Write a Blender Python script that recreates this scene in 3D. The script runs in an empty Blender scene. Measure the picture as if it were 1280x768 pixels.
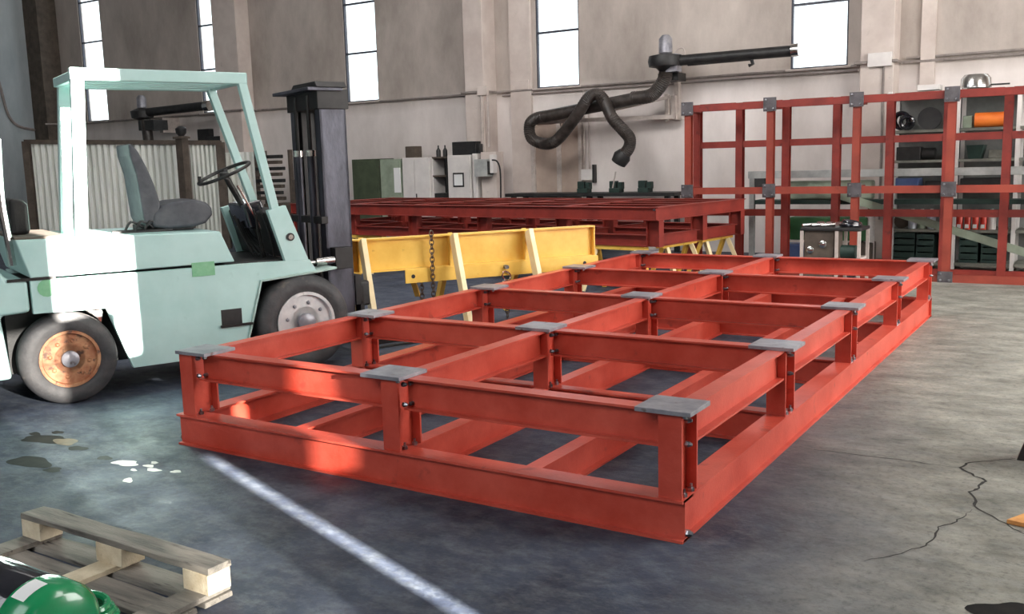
import bpy, bmesh, math, random
import numpy as np
from mathutils import Vector, Matrix
random.seed(7)
S = bpy.context.scene
COL = S.collection
PI = math.pi

# ------------------------------------------------------------------ camera
CO = np.array([1.55506875, -3.68838988, 1.6])
CR = np.array([0.84772352, 0.52974775, -0.02705825])
CU = np.array([-0.05645336, 0.14082525, 0.98842363])
CF = np.array([-0.52742568, 0.83638243, -0.14928692])
FPX = 1194.303
cd = bpy.data.cameras.new('camera'); cam = bpy.data.objects.new('camera', cd); COL.objects.link(cam)
cam.matrix_world = Matrix(((CR[0], CU[0], -CF[0], CO[0]), (CR[1], CU[1], -CF[1], CO[1]), (CR[2], CU[2], -CF[2], CO[2]), (0, 0, 0, 1)))
cd.sensor_width = 36; cd.lens = 36 * FPX / 1280; cd.clip_start = .05; cd.clip_end = 200
S.camera = cam
S.view_settings.view_transform = 'Standard'; S.view_settings.look = 'None'
S.view_settings.gamma = 1; S.view_settings.use_curve_mapping = False
S.view_settings.exposure = 0.6

# ------------------------------------------------------------------ world, sun, added fill lights
w = bpy.data.worlds.new('overcast_sky'); S.world = w; w.use_nodes = True
w.node_tree.nodes['Background'].inputs[0].default_value = (.93, .97, 1, 1)
w.node_tree.nodes['Background'].inputs[1].default_value = 2.0
TAN = .2
sun_dir = Vector((-.94, .342, -TAN)).normalized()
sd = bpy.data.lights.new('sun', 'SUN'); so = bpy.data.objects.new('sun', sd); COL.objects.link(so)
so.rotation_euler = sun_dir.to_track_quat('-Z', 'Y').to_euler(); so.location = (20, -7, 6)
sd.energy = 85; sd.angle = math.radians(.35); sd.color = (1, .95, .86)
def area(name, loc, sx, sy, power, target, color=(1, 1, 1)):
    d = bpy.data.lights.new(name, 'AREA'); o = bpy.data.objects.new(name, d); COL.objects.link(o)
    d.shape = 'RECTANGLE'; d.size = sx; d.size_y = sy; d.energy = power; d.color = color
    o.location = loc; o.rotation_euler = (Vector(target) - Vector(loc)).to_track_quat('-Z', 'Y').to_euler()
area('fill_right_high', (5.2, 3.5, 6.9), 3.5, 7, 520, (-2.5, 9.5, 0.8), (1, .97, .94))  # added fill for the right side; the ceiling has no opening
area('fill_right_low', (6.8, 6.2, 2.3), 5.5, 4.2, 560, (-3, 6.0, 1.2), (1, .98, .95))  # added low side fill; the wall is solid here, without a door
area('fill_back_wall', (-5, 3.5, 7.3), 5, 4, 520, (-6.5, 10.5, 0.6), (1, .97, .95))  # added fill aimed at the foot of the back wall
area('fill_front', (-1.5, -6.5, 5.0), 7, 3, 190, (-1.5, -.5, 0), (.93, .97, 1))  # added fill hanging unseen behind the camera
area('fill_left', (-13, 2, 7.4), 5, 4, 130, (-14, 5, 0), (.93, .97, 1))  # weak added fill for the far left

# ------------------------------------------------------------------ pixel -> point helpers (1280x768 measurements taken at a chosen real depth)
def ray(x, y): return CF + CR * (x - 640) / FPX - CU * (y - 384) / FPX
def aZ(x, y, z=0.0):
    d = ray(x, y); return Vector(CO + d * (z - CO[2]) / d[2])
def aY(x, y, Y):
    d = ray(x, y); return Vector(CO + d * (Y - CO[1]) / d[1])
def aX(x, y, X):
    d = ray(x, y); return Vector(CO + d * (X - CO[0]) / d[0])

# ------------------------------------------------------------------ materials
MATS = {}
def mat(name, c1, c2=None, rough=.5, metal=0., scale=6., bump=.0, bscale=60., c3=None, spots=.0, stretch=None, thr=(.35, .65), coat=0., trans=0.):
    m = bpy.data.materials.new(name); m.use_nodes = True; nt = m.node_tree; N = nt.nodes; L = nt.links
    b = N['Principled BSDF']; b.inputs['Roughness'].default_value = rough; b.inputs['Metallic'].default_value = metal
    b.inputs['Coat Weight'].default_value = coat
    b.inputs['Transmission Weight'].default_value = trans
    tc = N.new('ShaderNodeTexCoord'); src = tc.outputs['Object']
    if stretch:
        mp = N.new('ShaderNodeMapping'); mp.inputs['Scale'].default_value = stretch; L.new(src, mp.inputs[0]); src = mp.outputs[0]
    col = None
    if c2 is None: b.inputs['Base Color'].default_value = (*c1, 1)
    else:
        n = N.new('ShaderNodeTexNoise'); n.inputs['Scale'].default_value = scale; n.inputs['Detail'].default_value = 6; n.inputs['Roughness'].default_value = .62
        L.new(src, n.inputs['Vector'])
        r = N.new('ShaderNodeValToRGB'); r.color_ramp.elements[0].position = thr[0]; r.color_ramp.elements[1].position = thr[1]
        r.color_ramp.elements[0].color = (*c1, 1); r.color_ramp.elements[1].color = (*c2, 1)
        L.new(n.outputs['Fac'], r.inputs[0]); col = r.outputs[0]
        if c3 is not None:
            n2 = N.new('ShaderNodeTexNoise'); n2.inputs['Scale'].default_value = scale * 2.7; n2.inputs['Detail'].default_value = 8
            L.new(src, n2.inputs['Vector'])
            r2 = N.new('ShaderNodeValToRGB'); r2.color_ramp.elements[0].position = 1 - spots - .05; r2.color_ramp.elements[1].position = 1 - spots + .05
            L.new(n2.outputs['Fac'], r2.inputs[0])
            mx = N.new('ShaderNodeMix'); mx.data_type = 'RGBA'; L.new(r2.outputs[0], mx.inputs[0]); L.new(col, mx.inputs[6]); mx.inputs[7].default_value = (*c3, 1)
            col = mx.outputs[2]
        L.new(col, b.inputs['Base Color'])
    if bump:
        n3 = N.new('ShaderNodeTexNoise'); n3.inputs['Scale'].default_value = bscale; n3.inputs['Detail'].default_value = 5
        L.new(src, n3.inputs['Vector'])
        bp = N.new('ShaderNodeBump'); bp.inputs['Strength'].default_value = bump; bp.inputs['Distance'].default_value = .01
        L.new(n3.outputs['Fac'], bp.inputs['Height']); L.new(bp.outputs[0], b.inputs['Normal'])
    MATS[name] = m
    return m
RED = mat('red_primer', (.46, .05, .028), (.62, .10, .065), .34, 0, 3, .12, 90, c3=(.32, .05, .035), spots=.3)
REDB = mat('red_primer_dark', (.17, .020, .014), (.27, .033, .022), .5, 0, 3, .1, 90, c3=(.12, .02, .016), spots=.3)  # darker red of the raised platform and parts of the standing grid
PLATE = mat('raw_steel_plate', (.20, .20, .23), (.38, .37, .40), .38, .35, 7, .15, 60, c3=(.14, .10, .09), spots=.32)
PLATED = mat('dark_steel_plate', (.06, .055, .06), (.13, .12, .13), .5, .2, 7, .15, 60)
BOLT = mat('bolt_steel', (.42, .42, .45), (.1, .1, .11), .28, .9, 20)
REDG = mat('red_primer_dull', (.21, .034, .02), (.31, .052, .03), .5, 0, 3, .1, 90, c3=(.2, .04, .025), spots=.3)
MINT = mat('mint_paint', (.40, .60, .57), (.48, .68, .65), .38, 0, 2.5, .04, 40, c3=(.32, .50, .46), spots=.27)
MINTD = mat('mint_paint_dirty', (.30, .42, .38), (.45, .6, .55), .5, 0, 6, .05, 40)
BLACK = mat('black_parts', (.008, .008, .009), (.025, .024, .023), .5, 0, 8, .1, 60)
RUBBER = mat('tyre_rubber', (.035, .035, .038), (.085, .08, .08), .62, 0, 5, .25, 50, c3=(.14, .12, .1), spots=.3)
MAST = mat('mast_steel', (.035, .035, .045), (.10, .10, .125), .38, .5, 4, .12, 50, stretch=(1, 1, .4))
MASTD = mat('mast_dark', (.010, .009, .009), (.028, .025, .024), .5, .3, 5)
CHROME = mat('chrome', (.75, .74, .72), (.5, .48, .46), .2, 1, 8)
RUSTRIM = mat('rusty_rim', (.30, .10, .045), (.50, .27, .14), .6, .1, 9, .25, 60, c3=(.12, .06, .04), spots=.38)
WHITERIM = mat('silver_rim', (.55, .55, .56), (.75, .74, .73), .35, .2, 8, c3=(.3, .28, .27), spots=.3)
VINYL = mat('seat_vinyl', (.045, .047, .058), (.085, .088, .10), .5, 0, 9, .1, 120)
YEL = mat('yellow_paint', (.82, .48, .07), (.92, .60, .12), .4, 0, 4, .05, 50, c3=(.5, .25, .04), spots=.26)
SUNLIT_YEL = mat('sunlit_yellow_paint', (.85, .66, .36), (.95, .8, .5), .4, 0, 5)  # yellow with sunlight put into the colour, for the near legs
CHAINM = mat('chain_steel', (.10, .075, .06), (.22, .16, .13), .45, .7, 20)
WALLM = None
CONC_P = mat('pillar_concrete', (.52, .44, .40), (.66, .58, .53), .85, 0, 1.6, .15, 30, c3=(.36, .31, .28), spots=.27)
PIPE = mat('painted_pipe', (.40, .34, .31), (.55, .48, .44), .6, 0, 8)
WFRAME = mat('window_steel', (.03, .033, .045), (.06, .06, .08), .5, .2, 8)
DARKCEIL = mat('ceiling_panels', (.30, .29, .28), (.36, .35, .33), .9, 0, 1)
HOSE = mat('extraction_hose', (.018, .014, .012), (.06, .048, .042), .45, 0, 9, .2, 60)
CABW = mat('cabinet_white', (.66, .62, .60), (.76, .72, .69), .5, 0, 4)
CABG = mat('cabinet_green', (.045, .06, .035), (.075, .095, .055), .55, 0, 4)
CABP = mat('cabinet_pale_green', (.22, .27, .20), (.36, .41, .32), .6, 0, 3)
CORR = mat('ribbed_sheet', (.72, .74, .69), (.88, .88, .83), .6, 0, 2, stretch=(1, 1, .3))
BROWN = mat('brown_frame', (.06, .045, .035), (.11, .085, .065), .7, 0, 6)
WOOD = mat('weathered_wood', (.10, .095, .085), (.30, .27, .23), .8, 0, 5, .35, 60, c3=(.05, .045, .04), spots=.33, stretch=(.35, 3, 3))
WOODL = mat('sawn_wood', (.52, .42, .28), (.72, .63, .47), .75, 0, 5, .3, 60, stretch=(2, 2, 2), c3=(.3, .24, .17), spots=.3)
GREEN = mat('green_enamel', (.004, .20, .07), (.012, .27, .10), .22, 0, 5, coat=.5)
GLOSSB = mat('gloss_black', (.004, .004, .006), (.02, .022, .03), .12, 0, 6, .25, 14, coat=.8)
LABEL = mat('white_label', (.85, .85, .84))
TOUCH = mat('green_touch_up', (.16, .42, .22), (.24, .50, .30), .5, 0, 12)
SHELF = mat('shelf_steel', (.14, .14, .12), (.26, .26, .22), .6, .2, 5)
DARKG = mat('dark_green_box', (.006, .022, .018), (.02, .045, .035), .6, 0, 5)
ORANGE = mat('orange_plastic', (.75, .15, .02), (.85, .22, .03), .5, 0, 5)
CANRED = mat('can_red', (.68, .05, .035), (.8, .1, .06), .35, 0, 12)
BEIGE = mat('door_beige', (.36, .27, .22), (.46, .36, .30), .8, 0, 1.5, c3=(.25, .16, .13), spots=.3)
OIL = mat('oil_stain', (.006, .007, .008), (.02, .019, .017), .6, 0, 8)
OIL.node_tree.nodes['Principled BSDF'].inputs['Specular IOR Level'].default_value = .1
RUSTST = mat('rust_stain', (.06, .042, .02), (.13, .09, .045), .5, 0, 14)
SPLASH = mat('paint_splash', (.62, .64, .60), (.78, .8, .76), .6, 0, 14)
CRACK = mat('crack_gap', (.02, .02, .019), (.035, .033, .03), .95, 0, 20)
GREYBEAM = mat('grey_paint', (.34, .35, .34), (.5, .51, .49), .5, .1, 5)
BLUE = mat('blue_plastic', (.06, .1, .25), (.1, .15, .3), .5, 0, 5)
BLUEW = mat('pale_bottle', (.45, .5, .62), (.6, .64, .7), .5, 0, 5)
BOARD = mat('orange_board', (.55, .22, .06), (.75, .38, .12), .7, 0, 12)

def wall_mat():
    m = bpy.data.materials.new('plaster_wall'); m.use_nodes = True; nt = m.node_tree; N = nt.nodes; L = nt.links
    b = N['Principled BSDF']; b.inputs['Roughness'].default_value = .9
    tc = N.new('ShaderNodeTexCoord')
    mp = N.new('ShaderNodeMapping'); mp.inputs['Scale'].default_value = (1, 1, .45); L.new(tc.outputs['Object'], mp.inputs[0])
    n = N.new('ShaderNodeTexNoise'); n.inputs['Scale'].default_value = .8; n.inputs['Detail'].default_value = 8; n.inputs['Roughness'].default_value = .65
    L.new(mp.outputs[0], n.inputs[0])
    r = N.new('ShaderNodeValToRGB'); r.color_ramp.elements[0].position = .3; r.color_ramp.elements[1].position = .7
    r.color_ramp.elements[0].color = (.30, .255, .225, 1); r.color_ramp.elements[1].color = (.60, .53, .48, 1)
    L.new(n.outputs[0], r.inputs[0])
    # low side light put into the plaster colour, up to the conduit line
    sx = N.new('ShaderNodeSeparateXYZ'); L.new(tc.outputs['Object'], sx.inputs[0])
    n2 = N.new('ShaderNodeTexNoise'); n2.inputs['Scale'].default_value = .6; L.new(tc.outputs['Object'], n2.inputs[0])
    a = N.new('ShaderNodeMath'); a.operation = 'MULTIPLY_ADD'; L.new(n2.outputs[0], a.inputs[0]); a.inputs[1].default_value = .3; L.new(sx.outputs[2], a.inputs[2])
    mr = N.new('ShaderNodeMapRange'); mr.inputs[1].default_value = 2.85; mr.inputs[2].default_value = 3.15; mr.inputs[3].default_value = 1; mr.inputs[4].default_value = 0
    L.new(a.outputs[0], mr.inputs[0])
    mx = N.new('ShaderNodeMix'); mx.data_type = 'RGBA'; L.new(mr.outputs[0], mx.inputs[0]); L.new(r.outputs[0], mx.inputs[6])
    r2 = N.new('ShaderNodeValToRGB'); r2.color_ramp.elements[0].position = .25; r2.color_ramp.elements[1].position = .7
    r2.color_ramp.elements[0].color = (.54, .48, .45, 1); r2.color_ramp.elements[1].color = (.84, .77, .74, 1); L.new(n.outputs[0], r2.inputs[0])
    L.new(r2.outputs[0], mx.inputs[7]); L.new(mx.outputs[2], b.inputs['Base Color'])
    bp = N.new('ShaderNodeBump'); bp.inputs['Strength'].default_value = .2; bp.inputs['Distance'].default_value = .01
    n3 = N.new('ShaderNodeTexNoise'); n3.inputs['Scale'].default_value = 25; L.new(tc.outputs['Object'], n3.inputs[0]); L.new(n3.outputs[0], bp.inputs['Height']); L.new(bp.outputs[0], b.inputs['Normal'])
    return m
WALLM = wall_mat()
def floor_mat():
    m = bpy.data.materials.new('workshop_concrete'); m.use_nodes = True; nt = m.node_tree; N = nt.nodes; L = nt.links
    b = N['Principled BSDF']
    tc = N.new('ShaderNodeTexCoord'); O = tc.outputs['Object']
    def noise(s, d=8, ro=.6, sc=None):
        n = N.new('ShaderNodeTexNoise'); n.inputs['Scale'].default_value = s; n.inputs['Detail'].default_value = d; n.inputs['Roughness'].default_value = ro
        if sc:
            mp = N.new('ShaderNodeMapping'); mp.inputs['Scale'].default_value = sc; L.new(O, mp.inputs[0]); L.new(mp.outputs[0], n.inputs[0])
        else: L.new(O, n.inputs[0])
        return n.outputs[0]
    def ramp(f, p0, p1, c0, c1):
        r = N.new('ShaderNodeValToRGB'); e = r.color_ramp.elements; e[0].position = p0; e[1].position = p1; e[0].color = (*c0, 1); e[1].color = (*c1, 1); L.new(f, r.inputs[0]); return r.outputs[0]
    def mix(f, a, c):
        mx = N.new('ShaderNodeMix'); mx.data_type = 'RGBA'; L.new(f, mx.inputs[0])
        for s, i in ((a, 6), (c, 7)):
            if isinstance(s, tuple): mx.inputs[i].default_value = (*s, 1)
            else: L.new(s, mx.inputs[i])
        return mx.outputs[2]
    lit_concrete = ramp(noise(2.2, 10, .7, (1, 1.6, 1)), .32, .68, (.12, .12, .10), (.40, .39, .335))
    oily_dim = ramp(noise(1.6, 10, .68), .35, .72, (.014, .020, .038), (.080, .098, .142))
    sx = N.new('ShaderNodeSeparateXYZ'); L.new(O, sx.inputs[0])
    # side light on the right put into the floor colour, dimmer on the left
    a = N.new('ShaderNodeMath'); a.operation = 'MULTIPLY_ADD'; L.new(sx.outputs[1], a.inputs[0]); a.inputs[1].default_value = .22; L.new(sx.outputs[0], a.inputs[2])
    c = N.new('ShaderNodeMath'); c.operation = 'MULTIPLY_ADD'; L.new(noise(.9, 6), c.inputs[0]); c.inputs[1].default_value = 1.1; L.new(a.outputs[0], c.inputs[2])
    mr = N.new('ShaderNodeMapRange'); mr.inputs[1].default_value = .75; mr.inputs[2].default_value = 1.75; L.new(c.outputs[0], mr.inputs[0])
    base = mix(mr.outputs[0], oily_dim, lit_concrete)
    base = mix(ramp(noise(7, 10, .8, (1, 1.6, 1)), .46, .64, (0, 0, 0), (.32, .32, .32)), base, (.22, .24, .25))
    base = mix(ramp(noise(26, 8, .8), .50, .66, (0, 0, 0), (.55, .55, .55)), base, (.04, .043, .045))
    pits = ramp(noise(9, 8, .75), .60, .68, (0, 0, 0), (1, 1, 1))
    mm = N.new('ShaderNodeMath'); mm.operation = 'MULTIPLY'; L.new(pits, mm.inputs[0]); mm.inputs[1].default_value = .45
    base = mix(mm.outputs[0], base, (.05, .052, .05))
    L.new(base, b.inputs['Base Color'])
    rr = N.new('ShaderNodeMapRange'); L.new(noise(3, 6), rr.inputs[0]); rr.inputs[1].default_value = .3; rr.inputs[2].default_value = .7; rr.inputs[3].default_value = .5; rr.inputs[4].default_value = .8; b.inputs['Specular IOR Level'].default_value = .35
    L.new(rr.outputs[0], b.inputs['Roughness'])
    bp = N.new('ShaderNodeBump'); bp.inputs['Strength'].default_value = .45; bp.inputs['Distance'].default_value = .012
    L.new(noise(24, 8, .7), bp.inputs['Height']); L.new(bp.outputs[0], b.inputs['Normal'])
    return m
FLOORM = floor_mat()
def glass_mat():
    m = bpy.data.materials.new('window_glass'); m.use_nodes = True; nt = m.node_tree; N = nt.nodes; L = nt.links
    N.remove(N['Principled BSDF']); t = N.new('ShaderNodeBsdfTransparent'); g = N.new('ShaderNodeBsdfGlossy'); g.inputs[1].default_value = .08
    t.inputs[0].default_value = (.93, .96, .97, 1)
    mx = N.new('ShaderNodeMixShader'); mx.inputs[0].default_value = .06
    L.new(t.outputs[0], mx.inputs[1]); L.new(g.outputs[0], mx.inputs[2]); L.new(mx.outputs[0], N['Material Output'].inputs[0])
    return m
GLASS = glass_mat()

# ------------------------------------------------------------------ mesh builder
class MB:
    def __init__(s): s.v = []; s.f = []; s.sm = []
    def add(s, vs, fs, smooth=False):
        o = len(s.v); s.v += [tuple(v) for v in vs]; s.f += [tuple(i + o for i in f) for f in fs]; s.sm += [smooth] * len(fs); return s
    def box(s, x0, x1, y0, y1, z0, z1):
        return s.add([(x0, y0, z0), (x1, y0, z0), (x1, y1, z0), (x0, y1, z0), (x0, y0, z1), (x1, y0, z1), (x1, y1, z1), (x0, y1, z1)],
                     [(0, 3, 2, 1), (4, 5, 6, 7), (0, 1, 5, 4), (1, 2, 6, 5), (2, 3, 7, 6), (3, 0, 4, 7)])
    def obox(s, c, a, b, d):   # centre and three half vectors
        c, a, b, d = map(Vector, (c, a, b, d))
        vs = [c + i * a + j * b + k * d for k in (-1, 1) for (i, j) in ((-1, -1), (1, -1), (1, 1), (-1, 1))]
        f = [(0, 3, 2, 1), (4, 5, 6, 7), (0, 1, 5, 4), (1, 2, 6, 5), (2, 3, 7, 6), (3, 0, 4, 7)]
        if a.cross(b).dot(d) < 0: f = [tuple(reversed(q)) for q in f]
        return s.add(vs, f)
    def bar(s, p, q, w, h, up=(0, 0, 1)):
        p, q = Vector(p), Vector(q); a = (q - p) / 2; n = a.normalized(); up = Vector(up)
        if abs(n.dot(up)) > .99: up = Vector((1, 0, 0))
        b = n.cross(up).normalized(); d = b.cross(n)
        return s.obox((p + q) / 2, a, b * w / 2, d * h / 2)
    def ibeam(s, p, q, h, w, tf=.011, tw=.009, up=(0, 0, 1)):
        p, q = Vector(p), Vector(q); a = (q - p) / 2; n = a.normalized(); up = Vector(up)
        b = n.cross(up).normalized(); d = b.cross(n); c = (p + q) / 2
        s.obox(c + d * (h - tf) / 2, a, b * w / 2, d * tf / 2); s.obox(c - d * (h - tf) / 2, a, b * w / 2, d * tf / 2)
        return s.obox(c, a, b * tw / 2, d * (h / 2 - tf))
    def prism(s, poly, axis, t0, t1):   # poly in the other two axes, extruded
        def P(u, v, t): return {'y': (u, t, v), 'x': (t, u, v), 'z': (u, v, t)}[axis]
        n = len(poly); ar = sum(poly[i][0] * poly[(i + 1) % n][1] - poly[(i + 1) % n][0] * poly[i][1] for i in range(n))
        vs = [P(u, v, t0) for u, v in poly] + [P(u, v, t1) for u, v in poly]
        fs = [tuple(range(n)), tuple(range(2 * n - 1, n - 1, -1))] + [(i, i + n, (i + 1) % n + n, (i + 1) % n) for i in range(n)]
        flip = (ar > 0) != (axis == 'y')
        if t1 < t0: flip = not flip
        if flip: fs = [tuple(reversed(f)) for f in fs]
        return s.add(vs, fs)
    def tube(s, pts, r, seg=10, closed=False, caps=True, sx=1.0):
        pts = [Vector(p) for p in pts]; n = len(pts); R = r if hasattr(r, '__len__') else [r] * n
        vs = []; fs = []; ref = None
        for i, p in enumerate(pts):
            t = (pts[(i + 1) % n] - pts[i - 1]) if (closed or 0 < i < n - 1) else (pts[1] - pts[0] if i == 0 else pts[-1] - pts[-2])
            t.normalize()
            if ref is None:
                ref = Vector((0, 0, 1)) if abs(t.z) < .9 else Vector((1, 0, 0))
            u = (ref - t * ref.dot(t)).normalized(); ref = u; v = t.cross(u)
            vs += [p + (u * math.cos(2 * PI * k / seg) + v * math.sin(2 * PI * k / seg) * sx) * R[i] for k in range(seg)]
        m = n if closed else n - 1
        for i in range(m):
            for k in range(seg):
                a = i * seg; b = ((i + 1) % n) * seg; k2 = (k + 1) % seg
                fs.append((a + k, a + k2, b + k2, b + k))
        if caps and not closed: fs.append(tuple(range(seg - 1, -1, -1))); fs.append(tuple((n - 1) * seg + k for k in range(seg)))
        return s.add(vs, fs, True)
    def lathe(s, prof, c=(0, 0, 0), axis='z', seg=32, smooth=True, caps=True):   # prof: (radius, height)
        c = Vector(c); vs = []; fs = []
        def P(r, h, a):
            x, y = r * math.cos(a), r * math.sin(a)
            return c + Vector({'z': (x, y, h), 'y': (y, h, x), 'x': (h, x, y)}[axis])
        for r, h in prof: vs += [P(max(r, 1e-4), h, 2 * PI * k / seg) for k in range(seg)]
        for i in range(len(prof) - 1):
            for k in range(seg):
                k2 = (k + 1) % seg; fs.append((i * seg + k, i * seg + k2, (i + 1) * seg + k2, (i + 1) * seg + k))
        if caps: fs.append(tuple(range(seg - 1, -1, -1))); fs.append(tuple((len(prof) - 1) * seg + k for k in range(seg)))
        return s.add(vs, fs, smooth)
    def torus(s, c, R, r, n=(0, 0, 1), seg=32, rs=10, sc=(1, 1)):
        n = Vector(n).normalized(); u = n.orthogonal().normalized(); v = n.cross(u); c = Vector(c)
        return s.tube([c + (u * math.cos(2 * PI * k / seg) * sc[0] + v * math.sin(2 * PI * k / seg) * sc[1]) * R for k in range(seg)], r, rs, True)
    def build(s, name, m, parent=None, bevel=0., world=None):
        me = bpy.data.meshes.new(name); vs = s.v
        if world is not None:      # given in world coordinates; make local to the thing
            W = Matrix.Translation(world.location) @ world.rotation_euler.to_matrix().to_4x4(); I = W.inverted(); vs = [I @ Vector(v) for v in vs]
        me.from_pydata([tuple(v) for v in vs], [], s.f); me.materials.append(m)
        me.polygons.foreach_set('use_smooth', s.sm)
        bm = bmesh.new(); bm.from_mesh(me); bmesh.ops.recalc_face_normals(bm, faces=bm.faces); bm.to_mesh(me); bm.free()
        me.update()
        if any(s.sm):
            try: me.set_sharp_from_angle(angle=math.radians(40))
            except Exception: pass
        o = bpy.data.objects.new(name, me); COL.objects.link(o)
        if parent is not None: o.parent = parent
        if bevel:
            bv = o.modifiers.new('bevel', 'BEVEL'); bv.width = bevel; bv.segments = 2; bv.limit_method = 'ANGLE'; bv.angle_limit = math.radians(40); bv.harden_normals = True
        return o
def tag(o, label=None, cat=None, group=None, kind=None):
    if label: o['label'] = label
    if cat: o['category'] = cat
    if group: o['group'] = group
    if kind: o['kind'] = kind
    return o
def thing(name, label, cat, loc=(0, 0, 0), rz=0., group=None, kind=None):
    o = bpy.data.objects.new(name, None); COL.objects.link(o); o.location = loc; o.rotation_euler = (0, 0, rz); o.empty_display_size = .2
    return tag(o, label, cat, group, kind)
def struct(name, mb, m, bevel=0., label=None):
    o = mb.build(name, m, bevel=bevel); o['kind'] = 'structure'
    if label: o['label'] = label
    return o
def sub(o, obj_list): pass
def smooth_path(pts, n=8):
    P = [Vector(p) for p in pts]; P = [P[0]] + P + [P[-1]]; out = []
    for i in range(1, len(P) - 2):
        for k in range(n):
            t = k / n; a, b, c, d = P[i - 1], P[i], P[i + 1], P[i + 2]
            out.append(.5 * ((2 * b) + (c - a) * t + (2 * a - 5 * b + 4 * c - d) * t * t + (3 * b - a - 3 * c + d) * t ** 3))
    out.append(P[-2]); return out

# ------------------------------------------------------------------ the hall
YW = 12.0; XL = -22.8; XR = 7.0; YF = -9.0; HC = 7.6
struct('floor', MB().box(XL - .3, XR + .3, YF - .3, YW + .4, -.2, 0), FLOORM, label='oil-stained concrete workshop floor, side light painted in as lighter colour on the right')
struct('ceiling', MB().box(XL - .3, XR + .3, YF - .3, YW + .4, HC, HC + .2), DARKCEIL)
WIN = [(-21.28, -20.40), (-16.82, -15.98), (-12.33, -11.45), (-7.66, -6.76), (-2.95, -2.06), (1.75, 2.6)]
SILL = 2.95; PANE = 1.0; WTOP = SILL + 4 * PANE
b = MB(); x = XL - .3
for x0, x1 in WIN:
    b.box(x, x0, YW, YW + .13, 0, HC); b.box(x0, x1, YW, YW + .13, 0, SILL); b.box(x0, x1, YW, YW + .13, WTOP, HC); x = x1
b.box(x, XR + .3, YW, YW + .13, 0, HC)
struct('wall_back', b, WALLM, label='stained beige plaster wall with tall narrow windows')
struct('wall_left', MB().box(XL - .3, XL, YF, YW, 0, HC), mat('pale_blue_wall', (.30, .34, .36), (.46, .50, .51), .9, 0, .9, .15, 25, stretch=(1, 1, .4)), label='pale end wall at the far left')
struct('wall_front', MB().box(XL - .3, XR + .3, YF - .3, YF, 0, HC), WALLM)
for i, (x0, x1) in enumerate(WIN):
    wn = thing('window_%d' % (i + 1), ['leftmost tall window, white with daylight', 'second tall window from the left, behind the cab guard', 'tall window above and right of the mast', 'tall window left of the black extraction hose', 'tall window above the standing red grid', 'tall window beyond the right edge'][i], None, (x0, YW + .05, SILL), kind='structure')
    W = x1 - x0; f = MB(); t = .028
    f.box(0, t, -.03, .03, 0, 4 * PANE); f.box(W - t, W, -.03, .03, 0, 4 * PANE); f.box(t, W - t, -.03, .03, 0, t); f.box(t, W - t, -.03, .03, 4 * PANE - t, 4 * PANE)
    f.build('window_frame', WFRAME, wn)
    for k in range(1, 4): MB().box(t, W - t, -.028, .028, k * PANE - .018, k * PANE + .018).build('glazing_bar', WFRAME, wn)
    for k in range(4): MB().box(t, W - t, -.004, .004, k * PANE + .018, (k + 1) * PANE - .018).build('pane', GLASS, wn)
    s_ = MB().box(-.06, W + .06, -.12, -.03, -.03, -.0).build('window_sill', CONC_P, wn)

# pillars: x0, x1, protrusion
for k, (x0, x1, dp) in enumerate([(-22.8, -22.2, .55), (-15.86, -15.1, .4), (-8.98, -8.55, .45), (-1.78, -1.30, .45), (5.4, 5.9, .45)]):
    struct('trim_%d' % (k + 1), MB().box(x0, x1, YW - dp, YW, 0, HC), CONC_P if k else BROWN, .015, label='square concrete pillar standing against the back wall')
# shallow raised strips on the wall beside two pillars
for k, (x0, x1) in enumerate([(-8.2, -7.75), (-1.0, -.8)]):
    struct('trim_%d' % (k + 6), MB().box(x0, x1, YW - .06, YW, 0, HC), CONC_P)

# right wall with unseen gaps cut to shape the sun patches; c = .342x+.94y is constant along a ray
def yof(c): return (c - .342 * XR) / .94
OPEN = [  # c0, c1, z0, z1
    (-1.87, -1.40, 0, 3.07), (-1.45, -1.06, 3.08, 4.95), (-1.06, -.90, 2.74, 4.95), (-1.185, -1.08, 0, 2.08), (-.80, -.66, 1.90, 2.55)]
ys = sorted({yof(c) for o in OPEN for c in o[:2]}); b = MB()
b.box(XR, XR + .12, YF, ys[0], 0, HC); b.box(XR, XR + .12, ys[-1], YW, 0, HC)
for y0, y1 in zip(ys, ys[1:]):
    ym = (y0 + y1) / 2; zs = 0
    for c0, c1, z0, z1 in sorted([o for o in OPEN if yof(o[0]) < ym < yof(o[1])], key=lambda o: o[2]):
        if z0 > zs: b.box(XR, XR + .12, y0, y1, zs, z0)
        zs = z1
    b.box(XR, XR + .12, y0, y1, zs, HC)
struct('wall_right', b, WALLM, label='unseen side wall with gaps cut to shape the sun patches')
# added unseen panes that weaken the sun through two of the gaps
def sun_dimmer(a_):
    m = bpy.data.materials.new('sun_dimming_pane'); m.use_nodes = True; nt = m.node_tree; N = nt.nodes; L = nt.links
    N.remove(N['Principled BSDF']); t = N.new('ShaderNodeBsdfTransparent'); t.inputs[0].default_value = a_
    L.new(t.outputs[0], N['Material Output'].inputs[0]); return m
dg = MB().box(XR + .04, XR + .05, yof(-1.87), yof(-1.40), 0, 3.07).build('window_7', sun_dimmer((.30, .30, .30, 1))); dg['kind'] = 'structure'; dg['label'] = 'added strip in the side wall that dims the sun'

dg = MB().box(XR + .04, XR + .05, yof(-.80), yof(-.66), 1.9, 2.55).build('window_8', sun_dimmer((.42, .42, .42, 1))); dg['kind'] = 'structure'; dg['label'] = 'small added pane in the side wall that dims the sun'
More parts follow.
